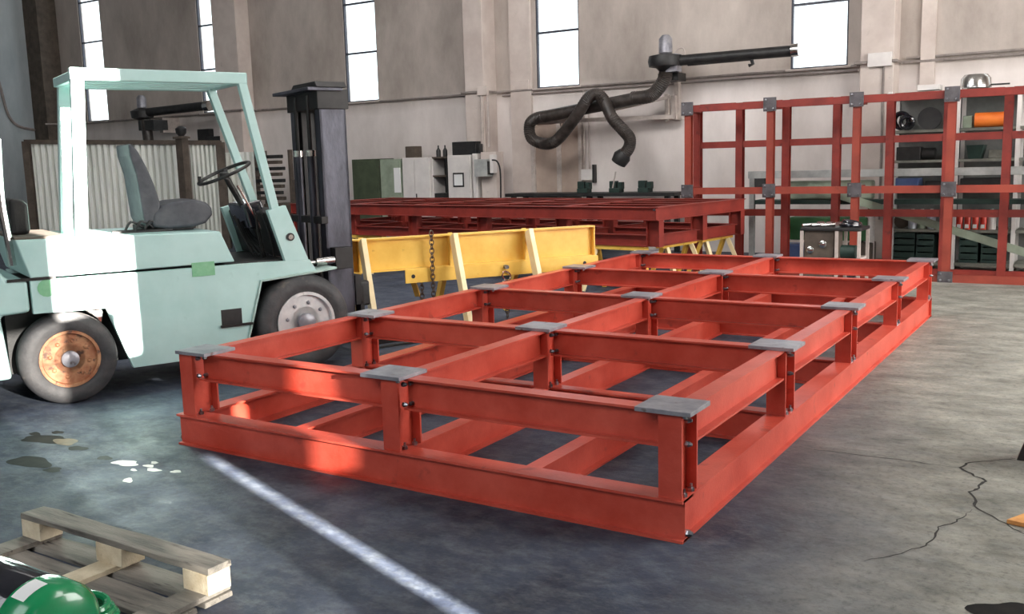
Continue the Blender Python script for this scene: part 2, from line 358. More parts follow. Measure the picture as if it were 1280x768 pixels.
# conduits on the back wall
zc = 2.93; b = MB()
b.tube([(XL + .02, YW - .05, zc), (-22.15, YW - .62, zc), (-22.1, YW - .05, zc), (-15.9, YW - .05, zc), (-15.9, YW - .45, zc), (-15.05, YW - .45, zc), (-15.05, YW - .05, zc), (-9.02, YW - .05, zc), (-9.02, YW - .5, zc), (-8.5, YW - .5, zc), (-8.5, YW - .05, zc), (-1.84, YW - .05, zc), (-1.84, YW - .5, zc), (-1.25, YW - .5, zc), (-1.25, YW - .05, zc), (XR, YW - .05, zc)], .022, 8)
b.tube([(-8.4, YW - .04, zc - .07), (-1.9, YW - .04, zc - .07)], .014, 6)
b.tube([(-1.2, YW - .04, zc + .06), (XR, YW - .04, zc + .06)], .018, 6)
o = b.build('wall_conduit', mat('conduit_grey', (.20, .17, .155), (.30, .26, .24), .6, 0, 8)); tag(o, 'long thin electrical conduit running along the back wall under the windows', 'conduit')
# left-wall conduit dropping into the corner
o = MB().tube(smooth_path([(XL + .03, 6.0, 4.22), (XL + .03, 9.9, 4.2), (XL + .03, 10.5, 4.15), (XL + .03, 10.62, 3.9), (XL + .03, 10.75, 3.2), (XL + .03, 11.0, 2.9), (XL + .03, 11.44, 2.8)], 6), .035, 8).build('wall_pipe', MATS['conduit_grey'])
tag(o, 'bent dark pipe on the far left end wall dropping into the corner', 'pipe')

# small boxes and drops on the pillars
def pipe_v(name, x, y, z0, z1, r, lab, m=PIPE, cat='pipe'):
    o = MB().tube([(x, y, z0), (x, y, z1)], r, 8).build(name, m); return tag(o, lab, cat)
pl = YW - .47
p = aY(604, 124, pl); pipe_v('conduit_pipe', p.x - .04, pl, 1.75, 2.9, .03, 'left of the two vertical conduits on the pillar above the grey switch box')
pipe_v('conduit_pipe', p.x + .1, pl, 1.9, 2.9, .022, 'right, thinner of the two vertical conduits on the pillar above the grey switch box')
o = MB().box(p.x - .1, p.x + .12, pl - .05, pl + .02, 2.86, 3.02).build('junction_box', CONC_P, bevel=.006); tag(o, 'small square junction box on the middle pillar at conduit height', 'electrical box')
p = aY(1100, 88, pl); o = MB().box(p.x - .17, p.x + .17, pl - .06, pl + .02, 2.86, 3.06).build('junction_box', CABW, bevel=.006); tag(o, 'white junction box on the right pillar above the standing red grid', 'electrical box')
pipe_v('conduit_pipe', p.x + .05, pl, .6, 2.88, .016, 'thin dark vertical conduit below the white junction box on the right pillar', MATS['conduit_grey'])
o = MB().tube([aY(649, 0, YW - .03), aY(652, 118, YW - .03)], .03, 8).build('wall_pipe', PIPE); tag(o, 'straight vertical pipe on the wall just left of the fourth window', 'pipe')
o = MB().box(aY(649, 0, YW).x - .1, aY(655, 0, YW).x + .1, YW - .08, YW, 2.95, 3.12).build('junction_box', CONC_P, bevel=.005); tag(o, 'pale junction box at the foot of the pipe left of the fourth window', 'electrical box')

# grey switch box and socket with cable on the middle pillar
sx = aY(604, 217, 11.15)
sw = thing('switch_box', 'grey electrical switch box hung on the middle pillar beside the white cabinets', 'electrical box', (sx.x, 11.2, 1.36))
MB().box(-.17, .12, -.1, .1, 0, .32).build('casing', GREYBEAM, sw, .01)
MB().box(.14, .22, -.04, .1, .06, .40).build('socket_casing', CABW, sw, .01)
MB().box(.12, .14, -.09, .09, .04, .28).build('lever', BLACK, sw)
MB().tube(smooth_path([(.24, -.1, .3), (.36, -.12, .27), (.42, -.12, .1), (.42, -.12, -.3), (.41, -.12, -.6)], 6), .015, 8).build('cable', BLACK, sw)
MB().box(-.14, .2, .1, .34, -.5, .45).build('backing_board', CONC_P, sw)
for px_, zt, lb in ((758, 1.62, 'small wall socket box with short pipe, right of the beige door'),):
    q = aY(736, 217, YW - .05); so_ = thing('socket_box', lb, 'electrical box', (q.x, YW - .04, 1.25))
    MB().box(-.14, .1, -.06, .03, 0, .2).build('casing', CABW, so_, .006); MB().box(.1, .14, -.07, .03, -.05, .28).build('bracket', BLACK, so_)
    MB().tube([(-.08, -.02, .2), (-.08, -.02, 1.6)], .018, 6).build('conduit_pipe', PIPE, so_); MB().tube([(.02, -.02, .2), (.02, -.02, 1.6)], .018, 6).build('conduit_pipe', PIPE, so_)

# beige door panel behind the hose
x0, x1 = aY(672, 200, YW).x, aY(726, 200, YW).x
dn = thing('door_1', 'plain beige double door in the back wall under the extraction hose', None, ((x0 + x1) / 2, YW - .04, 0), kind='structure')
W = (x1 - x0) / 2
MB().box(-W, .0, -.02, .035, 0, 2.3).build('door_leaf', BEIGE, dn, .004); MB().box(.012, W, -.02, .035, 0, 2.3).build('door_leaf', BEIGE, dn, .004)
f = MB().box(-W - .09, -W, -.06, .04, 0, 2.4).box(W, W + .06, -.06, .04, 0, 2.4).box(-W - .09, W + .06, -.06, .04, 2.3, 2.4).box(.0, .09, -.05, -.02, 0, 2.3)
f.build('door_frame', PIPE, dn, .004)

# ------------------------------------------------------------------ red steel grid frames
NX = [-2.90, -1.49, 0.02]; NP = [-2.97, -1.45, .045]
NY = [0, 1.4826, 3.0218, 4.6434, 6.2071]
def place(fn_map, mb):      # map a builder's vertices by function
    mb.v = [tuple(fn_map(Vector(v))) for v in mb.v]; return mb
def build_frame(t, NX, NP, NY, fmap, red, plates=True, top0=.39, top1=.553, bh=.185, zcap=.573, bot_h=None):
    def out(name, mb, m, bev=.0): return place(fmap, mb).build(name, m, t, bev)
    pd, pw = .18, .105
    for i, x in enumerate(NP):
        for j, y in enumerate(NY):
            p = MB()
            p.box(x - pw / 2, x + pw / 2, y - pd / 2, y - pd / 2 + .012, bh, top1)
            p.box(x - pw / 2, x + pw / 2, y + pd / 2 - .012, y + pd / 2, bh, top1)
            p.box(x - .005, x + .005, y - pd / 2 + .012, y + pd / 2 - .012, bh, top1)
            out('post', p, red)
            if plates: out('cap_plate', MB().box(NX[i] - .125, NX[i] + .125, y - .115, y + .115, top1, zcap), PLATE, .002)
    hm = (top0 + top1) / 2
    for j, y in enumerate(NY):
        for i in range(len(NP) - 1):
            out('top_beam', MB().ibeam((NP[i] + pw / 2, y, hm), (NP[i + 1] - pw / 2, y, hm), top1 - top0, .09), red)
            if j in (0, len(NY) - 1):
                sg_ = -1 if j == 0 else 1; ye = y + sg_ * .105; xa = NP[i] - (.10 if i == 0 else 0); xb = NP[i + 1] + (.062 if i == len(NP) - 2 else 0)
                out('bottom_beam', MB().box(xa, xb, min(ye, ye - sg_ * .12), max(ye, ye - sg_ * .12), bh - .012, bh).box(xa, xb, min(ye, ye - sg_ * .12), max(ye, ye - sg_ * .12), 0, .012).box(xa, xb, min(ye - sg_ * .026, ye - sg_ * .036), max(ye - sg_ * .026, ye - sg_ * .036), .012, bh - .012), red)
            else: out('bottom_beam', MB().ibeam((NP[i], y, bh / 2), (NP[i + 1], y, bh / 2), bh, .09), red)
    for j in range(len(NY) - 1):
        for i, x in enumerate(NP):
            out('top_beam', MB().ibeam((x, NY[j] + pd / 2, hm), (x, NY[j + 1] - pd / 2, hm), top1 - top0, .09), red)
            if i in (0, len(NP) - 1):
                sg_ = -1 if i == 0 else 1; xe = x + sg_ * (.10 if i == 0 else .062); ya_ = NY[j] - (.094 if j == 0 else 0); yb_ = NY[j + 1] + (.094 if j == len(NY) - 2 else 0); e = .0008
                lo = lambda a, c_: min(a, c_); hi = lambda a, c_: max(a, c_)
                out('bottom_beam', MB().box(lo(xe, xe - sg_ * .12), hi(xe, xe - sg_ * .12), ya_, yb_, bh - .012 + e, bh + e).box(lo(xe, xe - sg_ * .12), hi(xe, xe - sg_ * .12), ya_, yb_, e, .012 + e).box(lo(xe - sg_ * .022, xe - sg_ * .032), hi(xe - sg_ * .022, xe - sg_ * .032), ya_ + (.018 if j == 0 else 0), yb_ - (.018 if j == len(NY) - 2 else 0), .012, bh - .012), red)
            else: out('bottom_beam', MB().ibeam((x, NY[j], bh / 2 + .0005), (x, NY[j + 1], bh / 2 + .0005), bh, .09), red)
        for i in range(len(NP) - 1):
            xm = (NP[i] + NP[i + 1]) / 2
            out('bottom_beam', MB().ibeam((xm, NY[j] + .01, bh / 2 - .006), (xm, NY[j + 1] - .01, bh / 2 - .006), bh - .014, .085), red)
    bl = MB()
    def bolt(x, y, z, ax):
        bl.lathe([(.013, 0), (.013, .014), (.007, .016), (.007, .03), (.001, .031)], (x, y, z), ax, 6, False)
    for i, x in enumerate(NP):
        for j, y in enumerate(NY):
            for zz in (top0 + .03, top1 - .03):
                (i < len(NP) - 1) and bl.lathe([(.004, -.016), (.011, -.014), (.011, .014)], (x + pw / 2 + .025, y - .012, zz), 'y', 6, False)
                bl.lathe([(.013, 0), (.013, .014), (.006, .03)], (x + pw / 2, y - .05, zz), 'x', 6, False)
            for dx, dy in ((pw / 2 + .02, -.04), (pw / 2 + .02, .04)):
                bl.lathe([(.015, 0), (.015, .016), (.007, .018), (.007, .034)], (x + dx - .03, y + dy, bh), 'z', 6, False)
            if plates:
                for dx, dy in ((.09, -.08), (-.09, .08)): bl.lathe([(.012, 0), (.012, .012), (.006, .014)], (NX[i] + dx, y + dy, top1 - .016), 'z', 6, False)
    for x in (NP[0] - .1, NP[-1] + .06):
        for z in (.035,): bl.lathe([(.016, -.02), (.016, .012), (.008, .03)], (x, NY[0] - .06, z), 'x', 6, False)
    o = out('bolts', bl, BOLT); o['kind'] = 'stuff'

fr = thing('steel_platform', 'large bright red steel beam platform on the floor in the centre, grey cap plates', 'steel frame', (0, 0, 0))
build_frame(fr, NX, NP, NY, lambda v: v, RED)

# same kind of frame, upside down on yellow trestles
RA = math.radians(-8)
rf = thing('steel_platform', 'dark red steel platform raised on yellow trestles in front of the back wall', 'steel frame', (-3.03, 6.80, 0), RA)
ZT = 1.04; ZS = .855
fy = [0, 1.05, 2.08]; fx = [0, 1.35, 2.7, 4.05, 5.4, 6.75]
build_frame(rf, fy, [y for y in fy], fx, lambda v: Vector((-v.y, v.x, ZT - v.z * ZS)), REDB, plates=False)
# thin stiffeners on its front web
o = MB()
for k in range(1, 10): o.box(-.675 * k - .006, -.675 * k + .006, -.045, -.006, ZT - .15, ZT - .015)
o.build('web_stiffeners', REDB, rf)

# standing grid with two layers
sg = thing('steel_grid', 'tall red steel grid standing on edge in front of the shelves at right', 'steel frame', (-3.5, 9.12, 0))
ox = -3.5
fxs = [aY(857, 180, 8.95).x, aY(960, 180, 8.95).x, aY(1068, 180, 8.95).x, aY(1187, 180, 8.95).x, 1.02]
bxs = [-3.54, -2.92, -2.27, -1.60, -.93, -.25, .42, 1.1]
zf = [.045, 1.14, 2.27]
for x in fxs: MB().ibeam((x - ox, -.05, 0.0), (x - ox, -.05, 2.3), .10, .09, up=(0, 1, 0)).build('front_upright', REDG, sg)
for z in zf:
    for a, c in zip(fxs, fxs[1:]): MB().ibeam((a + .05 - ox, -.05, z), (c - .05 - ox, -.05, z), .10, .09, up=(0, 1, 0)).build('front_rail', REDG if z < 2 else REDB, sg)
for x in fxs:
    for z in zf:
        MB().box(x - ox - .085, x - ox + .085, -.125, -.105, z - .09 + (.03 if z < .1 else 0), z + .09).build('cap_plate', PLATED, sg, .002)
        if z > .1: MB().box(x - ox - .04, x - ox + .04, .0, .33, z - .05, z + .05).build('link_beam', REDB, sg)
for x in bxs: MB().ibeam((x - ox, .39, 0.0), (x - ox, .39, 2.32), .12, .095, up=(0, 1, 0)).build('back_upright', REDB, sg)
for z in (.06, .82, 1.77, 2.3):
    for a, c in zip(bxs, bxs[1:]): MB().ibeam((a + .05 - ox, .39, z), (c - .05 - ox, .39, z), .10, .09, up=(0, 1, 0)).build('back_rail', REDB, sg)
bl = MB()
for x in fxs:
    for z in zf:
        for dx, dz in ((-.05, -.06), (.05, -.06), (-.05, .06)): bl.lathe([(.004, -.02), (.014, -.018), (.014, 0)], (x - ox + dx, -.126, max(z + dz, .03)), 'y', 6, False)
bo = bl.build('bolts', BOLT, sg); bo['kind'] = 'stuff'

# ------------------------------------------------------------------ forklift; local x forward, y to its left, z up
FP = Vector((-4.587, .174, 0)); FA = math.atan2(.92264516, .38564998)
ft = Vector((.38564998, .92264516, 0)); fn = Vector((.92264516, -.38564998, 0))
def sd_(x, y, off=0.):
    d = Vector(ray(x, y)); o = Vector(CO); k = ((FP + fn * off) - o).dot(fn) / d.dot(fn); q = o + d * k - FP
    return (q.dot(ft), q.z)
fk = thing('forklift', 'old mint green forklift with open cab guard parked left of the red frame', 'forklift', FP, FA)
WD = 1.12
# chassis and hood
MB().prism([(-.16, .895), (-.16, .665), (.31, .655), (.46, .20), (1.30, .20), (1.46, .745), (1.93, .775), (1.87, .88), (1.27, .89)], 'y', 0, .05).build('side_panel', MINT, fk, .006)
MB().prism([(-.16, .895), (-.16, .665), (.31, .655), (.46, .20), (1.30, .20), (1.46, .745), (1.93, .775), (1.87, .88), (1.27, .89)], 'y', WD - .05, WD).build('side_panel', MINT, fk, .006)
hd = MB().prism([(-.225, 1.175), (1.165, 1.15), (1.262, .91), (-.155, .91)], 'y', 0.0, WD).build('hood', MINT, fk, .012)
MB().prism([(-.22, 1.174), (-.22, 1.192), (.12, 1.185), (.12, 1.168)], 'y', .06, WD - .06).build('hood_lid', MATS['brown_frame'], fk, .003)
MB().box(-.3, 1.45, .28, WD - .28, .22, .88).build('engine_block', BLACK, fk)
MB().box(1.3, 1.95, .3, WD - .3, .3, .86).build('front_axle_housing', BLACK, fk)
# touch-up patches and hinge
a = sd_(255, 336); MB().box(a[0] - .09, a[0] + .08, -.003, .001, a[1] - .055, a[1] + .05).build('touch_up_patch', TOUCH, fk)
a = sd_(58, 355); MB().lathe([(.06, -.003), (.06, .001)], (a[0], 0, a[1] - .03), 'y', 14).build('touch_up_patch', TOUCH, fk)
MB().box(-.3, .0, -.006, .0, .895, .915).build('hood_hinge', MASTD, fk)
# counterweight
cw = MB().prism([(-.175, .90), (-.175, .68), (-.36, .67), (-.325, .235), (-.95, .22), (-1.12, .45), (-1.12, .85), (-1.0, .98), (-.75, 1.04), (-.34, .98), (-.30, .915)], 'y', .0, WD).build('counterweight', MINT, fk, .025)
# black rear stowage + bent rear bar at the left frame edge
MB().prism([(-.19, 1.19), (-.07, 1.19), (-.07, 1.40), (-.10, 1.44), (-.19, 1.45)], 'y', .35, .75).build('rear_cover', BLACK, fk, .03)
MB().tube(smooth_path([(-.24, .1, 1.0), (-.25, .1, 1.15), (-.27, .1, 1.45), (-.255, .1, 1.85)], 5), .024, 8).build('exhaust_pipe', CHROME, fk)
# step recess
a = sd_(276, 388); b0 = sd_(303, 404)
MB().box(a[0], b0[0], -.002, .004, b0[1], a[1]).build('step_opening', BLACK, fk)
MB().box(a[0] - .01, b0[0] + .08, -.02, .0, b0[1] - .018, b0[1]).build('step_lip', MASTD, fk)
# front arch trim
MB().tube([(1.30, -.005, .22), (1.455, -.005, .745), (1.93, -.005, .778)], .012, 6).build('arch_trim', MINTD, fk)
# floor plate
MB().box(1.2, 1.72, .06, WD - .06, .86, .895).build('floor_plate', BLACK, fk)
# cowl plates on both sides
cwl = [(1.545, 1.285), (1.695, 1.32), (1.86, .88), (1.665, .88)]
c1_ = MB().prism(cwl, 'y', .0, .05).build('cowl_plate', MINT, fk, .004); MB().prism(cwl, 'y', WD - .05, WD).build('cowl_plate', MINT, fk, .004)
MB().lathe([(.032, -.012), (.032, .0)], (1.715, 0, 1.07), 'y', 16).build('side_lamp', MASTD, c1_); MB().lathe([(.02, -.018), (.02, -.01)], (1.715, 0, 1.07), 'y', 16).build('lamp_lens', CHROME, c1_)
MB().prism([(1.60, 1.26), (1.69, 1.30), (1.85, .9), (1.70, .9)], 'y', .05, WD - .05).build('dashboard', BLACK, fk, .01)
MB().prism([(1.50, 1.33), (1.66, 1.36), (1.72, 1.18), (1.56, 1.12)], 'y', .42, .80).build('instrument_pod', GLOSSB, fk, .02)
# guard: posts, rails, slats
GW = .78
for yy, dx in ((.03, 0), (GW - .03, .07)):
    MB().bar((1.615 + dx * 1.6, yy, 1.28), (1.415, yy, 2.26), .055, .065).build('front_post', MINT, fk, .006)
    MB().bar((.195 + dx * .5, yy, 1.15), (.262 + dx * .7, yy, 2.26), .06, .085, up=(1, 0, 0)).build('rear_post', MINT, fk, .006)
    MB().box(.215 + dx, 1.455, yy - .03, yy + .03, 2.24, 2.325).build('guard_rail', MINT, fk, .01)
for xx in (.235, 1.40): MB().box(xx, xx + .05, .06, GW - .06, 2.245, 2.31).build('guard_crossbar', MINT, fk, .006)
for k in range(4):
    yy = .16 + k * .15; MB().box(.27, 1.41, yy - .02, yy + .02, 2.25, 2.29).build('guard_slat', MINT, fk, .004)
# seat
bk = [sd_(*q, -.3) for q in ((160, 180), (165, 180), (173, 190), (184, 210), (194, 233), (201, 256), (199, 268), (190, 280), (184, 283), (179, 272), (175, 248), (170, 218), (162, 195))]
MB().prism(bk, 'y', .30, .68).build('seat_back', VINYL, fk, .03)
cs = [sd_(*q, -.3) for q in ((190, 268), (203, 257), (220, 251), (243, 249), (258, 253), (266, 260), (266, 269), (258, 279), (242, 284), (210, 287), (190, 284))]
MB().prism(cs, 'y', .29, .70).build('seat_cushion', VINYL, fk, .03)
MB().box(.72, 1.08, .36, .76, 1.155, 1.20).build('seat_base', BLACK, fk, .005)
bt = MB()
for k in range(3): bt.tube(smooth_path([(.55 + .07 * k, .3, 1.17), (.60 + .07 * k, .3, 1.24), (.68 + .07 * k, .32, 1.2), (.72 + .05 * k, .34, 1.17)], 5), .009, 6)
bt.tube([(.46, .3, 1.168), (.9, .32, 1.166)], .016, 6); bt.build('seat_belt', BLACK, fk)
# steering wheel and column
ax = Vector((-.385, 0, .923)); sc_ = Vector((1.395, .5, 1.58)); stw = MB().torus(sc_, .215, .014, ax, 36, 8)
for k in range(3):
    an = 2 * PI * k / 3 + .4; u = ax.orthogonal().normalized(); v = ax.cross(u)
    stw.bar(sc_ - ax * .03, sc_ + (u * math.cos(an) + v * math.sin(an)) * .21, .03, .008, up=ax)
stw.lathe([(.035, -.05), (.04, .0), (.02, .012)], tuple(sc_), 'z', 14)
so1 = stw.build('steering_wheel', BLACK, fk)
MB().tube([sc_ - Vector((.2, 0, .085)) + Vector((0, 0, 0)), sc_ - Vector((.2, 0, .02))], .014, 8).build('spinner_knob', BLACK, so1)
MB().tube([sc_ - ax * .04, (1.66, .5, 1.05)], .026, 10).build('steering_column', MASTD, fk)
MB().tube([(1.47, .42, 1.48), (1.50, .42, 1.42), (1.68, .42, 1.05), (1.76, .42, 1.02)], .011, 8).build('column_tube', CHROME, fk)
for k, (xx, yy) in enumerate(((1.58, .25), (1.62, .32), (1.66, .22))):
    MB().tube(smooth_path([(xx, yy, .9), (xx - .03, yy, 1.1), (xx - .06 * (k + 1) * .6, yy, 1.25 + .04 * k)], 5), .009, 6).build('control_lever', MASTD, fk)
hs = MB()
for k in range(5): hs.tube(smooth_path([(1.45 + .04 * k, .5 + .04 * k, 1.24 - .03 * k), (1.52 + .03 * k, .5 + .03 * k, 1.05), (1.58 + .04 * k, .45, .9)], 5), .012, 6)
hs.build('hydraulic_hoses', BLACK, fk)['kind'] = 'stuff'
# wheels
def wheel(cx, cy, r, wd, rimm, near, ro):
    s = -1 if near else 1    # outward direction in y
    def pr(l): return [(rr, cy + s * h) for rr, h in l]
    ty = MB().lathe([(q[0], q[1]) for q in pr([(ro, wd * .42), (ro * 1.15, wd * .5), (r * .80, wd * .53), (r * .93, wd * .47), (r * .985, wd * .36), (r, wd * .15), (r, -wd * .15), (r * .985, -wd * .36), (r * .9, -wd * .5), (ro, -wd * .5)])], (cx, 0, r), 'y', 48, caps=False)
    t_ = ty.build('tyre', RUBBER, fk)
    rm = MB().lathe(pr([(ro * 1.03, wd * .40), (ro * 1.03, wd * .50), (ro * .93, wd * .50), (ro * .88, wd * .34), (ro * .60, wd * .30), (ro * .52, wd * .40), (.001, wd * .40)]), (cx, 0, r), 'y', 40).build('rim', rimm, fk)
    MB().lathe(pr([(ro * .30, wd * .38), (ro * .30, wd * .55), (ro * .22, wd * .60), (.001, wd * .60)]), (cx, 0, r), 'y', 20).build('hub', PLATE, rm)
    for k in range(8):
        an = 2 * PI * k / 8 + .2; z = r + math.cos(an) * ro * .66; x = cx + math.sin(an) * ro * .66
        MB().lathe(pr([(.017, wd * .30), (.017, wd * .42), (.008, wd * .46), (.001, wd * .46)]), (x, 0, z), 'y', 6, False).build('wheel_nut', rimm if rimm is RUSTRIM else PLATE, rm)
wheel(.045, .10, .325, .20, RUSTRIM, True, .195); wheel(.045, WD - .10, .325, .20, RUSTRIM, False, .195)
wheel(1.80, .10, .385, .27, WHITERIM, True, .235); wheel(1.80, WD - .10, .385, .27, WHITERIM, False, .235)
MB().prism([(.14, .68), (.26, .74), (.32, .62), (.30, .52), (.24, .6)], 'y', .13, .2).build('steering_knuckle', CHROME, fk, .01)
# mast
for yy, s in ((.27, 1), (.87, -1)):
    m_ = MB(); m_.box(2.14, 2.38, yy, yy + .02 * s, .12, 2.24); m_.box(2.14, 2.165, yy, yy + .09 * s, .12, 2.24); m_.box(2.355, 2.38, yy, yy + .09 * s, .12, 2.24)
    m_.build('outer_channel', MAST, fk, .004)
    m_ = MB(); m_.box(2.19, 2.34, yy + .035 * s, yy + .055 * s, .1, 2.20); m_.box(2.19, 2.21, yy + .035 * s, yy + .12 * s, .1, 2.20)
    m_.build('inner_channel', MASTD, fk)
    MB().tube([(2.12, yy + .17 * s, .2), (2.12, yy + .17 * s, 1.72)], .032, 12).build('lift_cylinder', MAST, fk)
    MB().tube([(2.12, yy + .17 * s, 1.72), (2.12, yy + .17 * s, 2.2)], .018, 10).build('lift_rod', MASTD, fk)
    MB().lathe([(.042, 0), (.042, .05)], (2.12, yy + .17 * s, 1.70), 'z', 14).build('gland_nut', CHROME, fk)
MB().box(2.10, 2.16, .25, .89, 1.14, 1.20).build('mast_crossbar', MASTD, fk, .004); MB().box(2.12, 2.40, .25, .89, 2.08, 2.24).build('top_crosshead', MASTD, fk, .006)
MB().box(2.03, 2.34, .22, .98, 2.225, 2.252).build('top_plate', MAST, fk, .004); MB().prism([(.2, 2.252), (.75, 2.252), (.68, 2.30), (.24, 2.30)], 'x', 2.10, 2.37).build('chain_guide', MASTD, fk, .006)
MB().box(2.10, 2.16, .25, .89, .5, .58).build('mast_crossbar', MASTD, fk, .004)
MB().tube([(1.88, .19, .83), (2.02, .19, .835)], .014, 10).build('tilt_rod', CHROME, fk); MB().tube([(2.0, .19, .835), (2.16, .19, .84)], .035, 12).build('tilt_cylinder', CHROME, fk)
MB().box(2.17, 2.33, .17, .27, .76, .94).build('tilt_bracket', MASTD, fk, .005); MB().prism([(1.8, .77), (2.1, .80), (2.1, .785), (1.8, .755)], 'y', .0, .25).build('front_fender_lip', MINTD, fk)
MB().box(2.40, 2.46, .30, .92, .42, .68).build('fork_carriage', MASTD, fk, .006)
for yy in (.34, .76):
    MB().prism([(2.46, .58), (2.50, .58), (2.50, .09), (3.2, .06), (3.2, .04), (2.46, .04)], 'y', yy, yy + .10).build('fork', MASTD, fk, .004)
MB().box(2.46, 2.56, .34, .44, .40, .62).build('carriage_roller', BLACK, fk, .02)

# ------------------------------------------------------------------ yellow beam stand
def sawbeam(name, label, p0, p1, ztop, h, leg_ts, out_v, legm, foot_out, mats, cat='stand'):
    p0, p1 = Vector(p0), Vector(p1); d = (p1 - p0); Ln = d.length; rz = math.atan2(d.y, d.x)
    t = thing(name, label, cat, (p0.x, p0.y, 0), rz)
    return t, Ln
ya = Vector((-4.52, 3.10, 0)); yb = Vector((-3.10, 5.32, 0)); dv = yb - ya; YL = dv.length; yr = math.atan2(dv.y, dv.x)
ys_ = thing('beam_stand', 'yellow steel beam on sloping pale legs behind the forklift mast', 'stand', ya, yr)
ZY = .925
MB().ibeam((0, 0, ZY - .16), (YL, 0, ZY - .16), .32, .13, .014, .01).build('main_beam', YEL, ys_)
lp = MB().box(.52, YL + .03, -.07, -.055, ZY - .45, ZY - .315).build('lower_plate', YEL, ys_, .003)
for xx in (.60, 1.9, 2.5): MB().lathe([(.02, -.001), (.02, .002)], (xx, -.071, ZY - .385), 'y', 12).build('plate_hole', BLACK, lp)
MB().box(-.0, .012, -.06, .06, ZY - .31, ZY - .01).build('end_plate', YEL, ys_)
MB().box(YL - .012, YL, -.06, .06, ZY - .31, ZY - .01).build('end_plate', YEL, ys_)
for xx in (.10, 1.02, 1.84):
    lg = MB(); lg.bar((xx, -.10, ZY - .005), (xx - .02, -.50, .0), .12, .05, up=(1, 0, 0)); lg.v = [(v[0], v[1], max(v[2], 0)) for v in lg.v]
    lg.build('leg', SUNLIT_YEL, ys_, .004)
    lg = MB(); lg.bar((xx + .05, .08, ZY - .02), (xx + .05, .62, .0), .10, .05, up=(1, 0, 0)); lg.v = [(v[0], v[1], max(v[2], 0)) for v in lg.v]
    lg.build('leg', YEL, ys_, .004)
    MB().box(xx - .03, xx + .06, -.064, .0, ZY - .31, ZY - .012).build('stiffener', YEL, ys_)
MB().box(.05, .95, -.50, -.44, .02, .09).build('foot_rail', YEL, ys_, .004)
MB().bar((.6, .03, ZY - .33), (.75, .25, ZY - .62), .05, .03).build('brace', YEL, ys_)
# chains hanging over the beam
def chain(label, x, y, z0, n, loc_t):
    t = thing('hanging_chain', label, 'chain', loc_t, yr)
    for k in range(n):
        l = MB(); l.torus((0, 0, 0), .02, .0055, (1, 0, 0) if k % 2 else (0, 1, 0), 12, 5)
        v2 = [(v[0], v[1], v[2] * 1.45) for v in l.v]; l.v = [(v[0], v[1] + y, v[2] + z0 - k * .042) for v in v2]
        l.build('chain_link', CHAINM, t)
    return t
cy = Matrix.Rotation(yr, 3, 'Z')
w0 = ya + cy @ Vector((.79, 0, 0)); chain('thin rusty chain hanging down over the yellow beam left of its middle leg', 0, -.10, ZY + .02, 19, w0)
w0 = ya + cy @ Vector((.70, 0, 0)); chain('thin grey chain hanging below the yellow beam just behind the rusty chain', 0, -.02, ZY - .34, 9, w0)
w0 = ya + cy @ Vector((1.58, 0, 0)); sh = thing('shackle', 'steel shackle with a ring bolted under the yellow beam', 'shackle', w0, yr)
MB().tube([(0, -.12, ZY - .36), (0, -.03, ZY - .36)], .022, 10).build('pin', BOLT, sh); MB().torus((0, -.095, ZY - .45), .04, .009, (0, 1, 0), 20, 6, (1, 1.3)).build('bow', CHROME, sh)
MB().torus((0, -.095, ZY - .56), .065, .009, (0, 1, 0), 24, 6).build('ring', CHROME, sh)
chain('bundle of chain hanging from the ring under the yellow beam', 0, -.095, ZY - .64, 6, w0)

# trestles under the raised frame
def trestle(x, y, ztop, lab, rz=0.):
    t = thing('trestle', lab, 'trestle', (x, y, 0), rz, 'yellow trestles under the raised platform')
    MB().box(-.42, .42, -.05, .05, ztop - .05, ztop).build('top_bar', YEL, t, .004)
    for sx_ in (-1, 1):
        for sy_ in (-1, 1):
            g = MB().bar((sx_ * .30, sy_ * .03, ztop - .05), (sx_ * .36, sy_ * .24, 0), .05, .05); g.v = [(v[0], v[1], max(v[2], 0)) for v in g.v]
            g.build('leg', YEL if sy_ > 0 else SUNLIT_YEL, t)
    MB().box(-.34, .34, -.12, -.10, .12, .16).build('crossbar', YEL, t)
zb = ZT - .573 * ZS + .018 * ZS - .002
def rfw(x, y):
    return rf.location.x + x * math.cos(RA) - y * math.sin(RA), rf.location.y + x * math.sin(RA) + y * math.cos(RA)
trestle(*rfw(-.55, .02), zb, 'yellow trestle under the nearest right corner of the raised platform', RA)
trestle(*rfw(-.14, .75), zb, 'yellow trestle under the middle of the raised platform right end', PI / 2 + RA)
trestle(*rfw(-.12, 1.70), zb, 'yellow trestle under the farthest right corner of the raised platform, near the wall', PI / 2 + RA)
trestle(*rfw(-5.2, .05), zb, 'yellow trestle under the left half of the raised platform', RA)

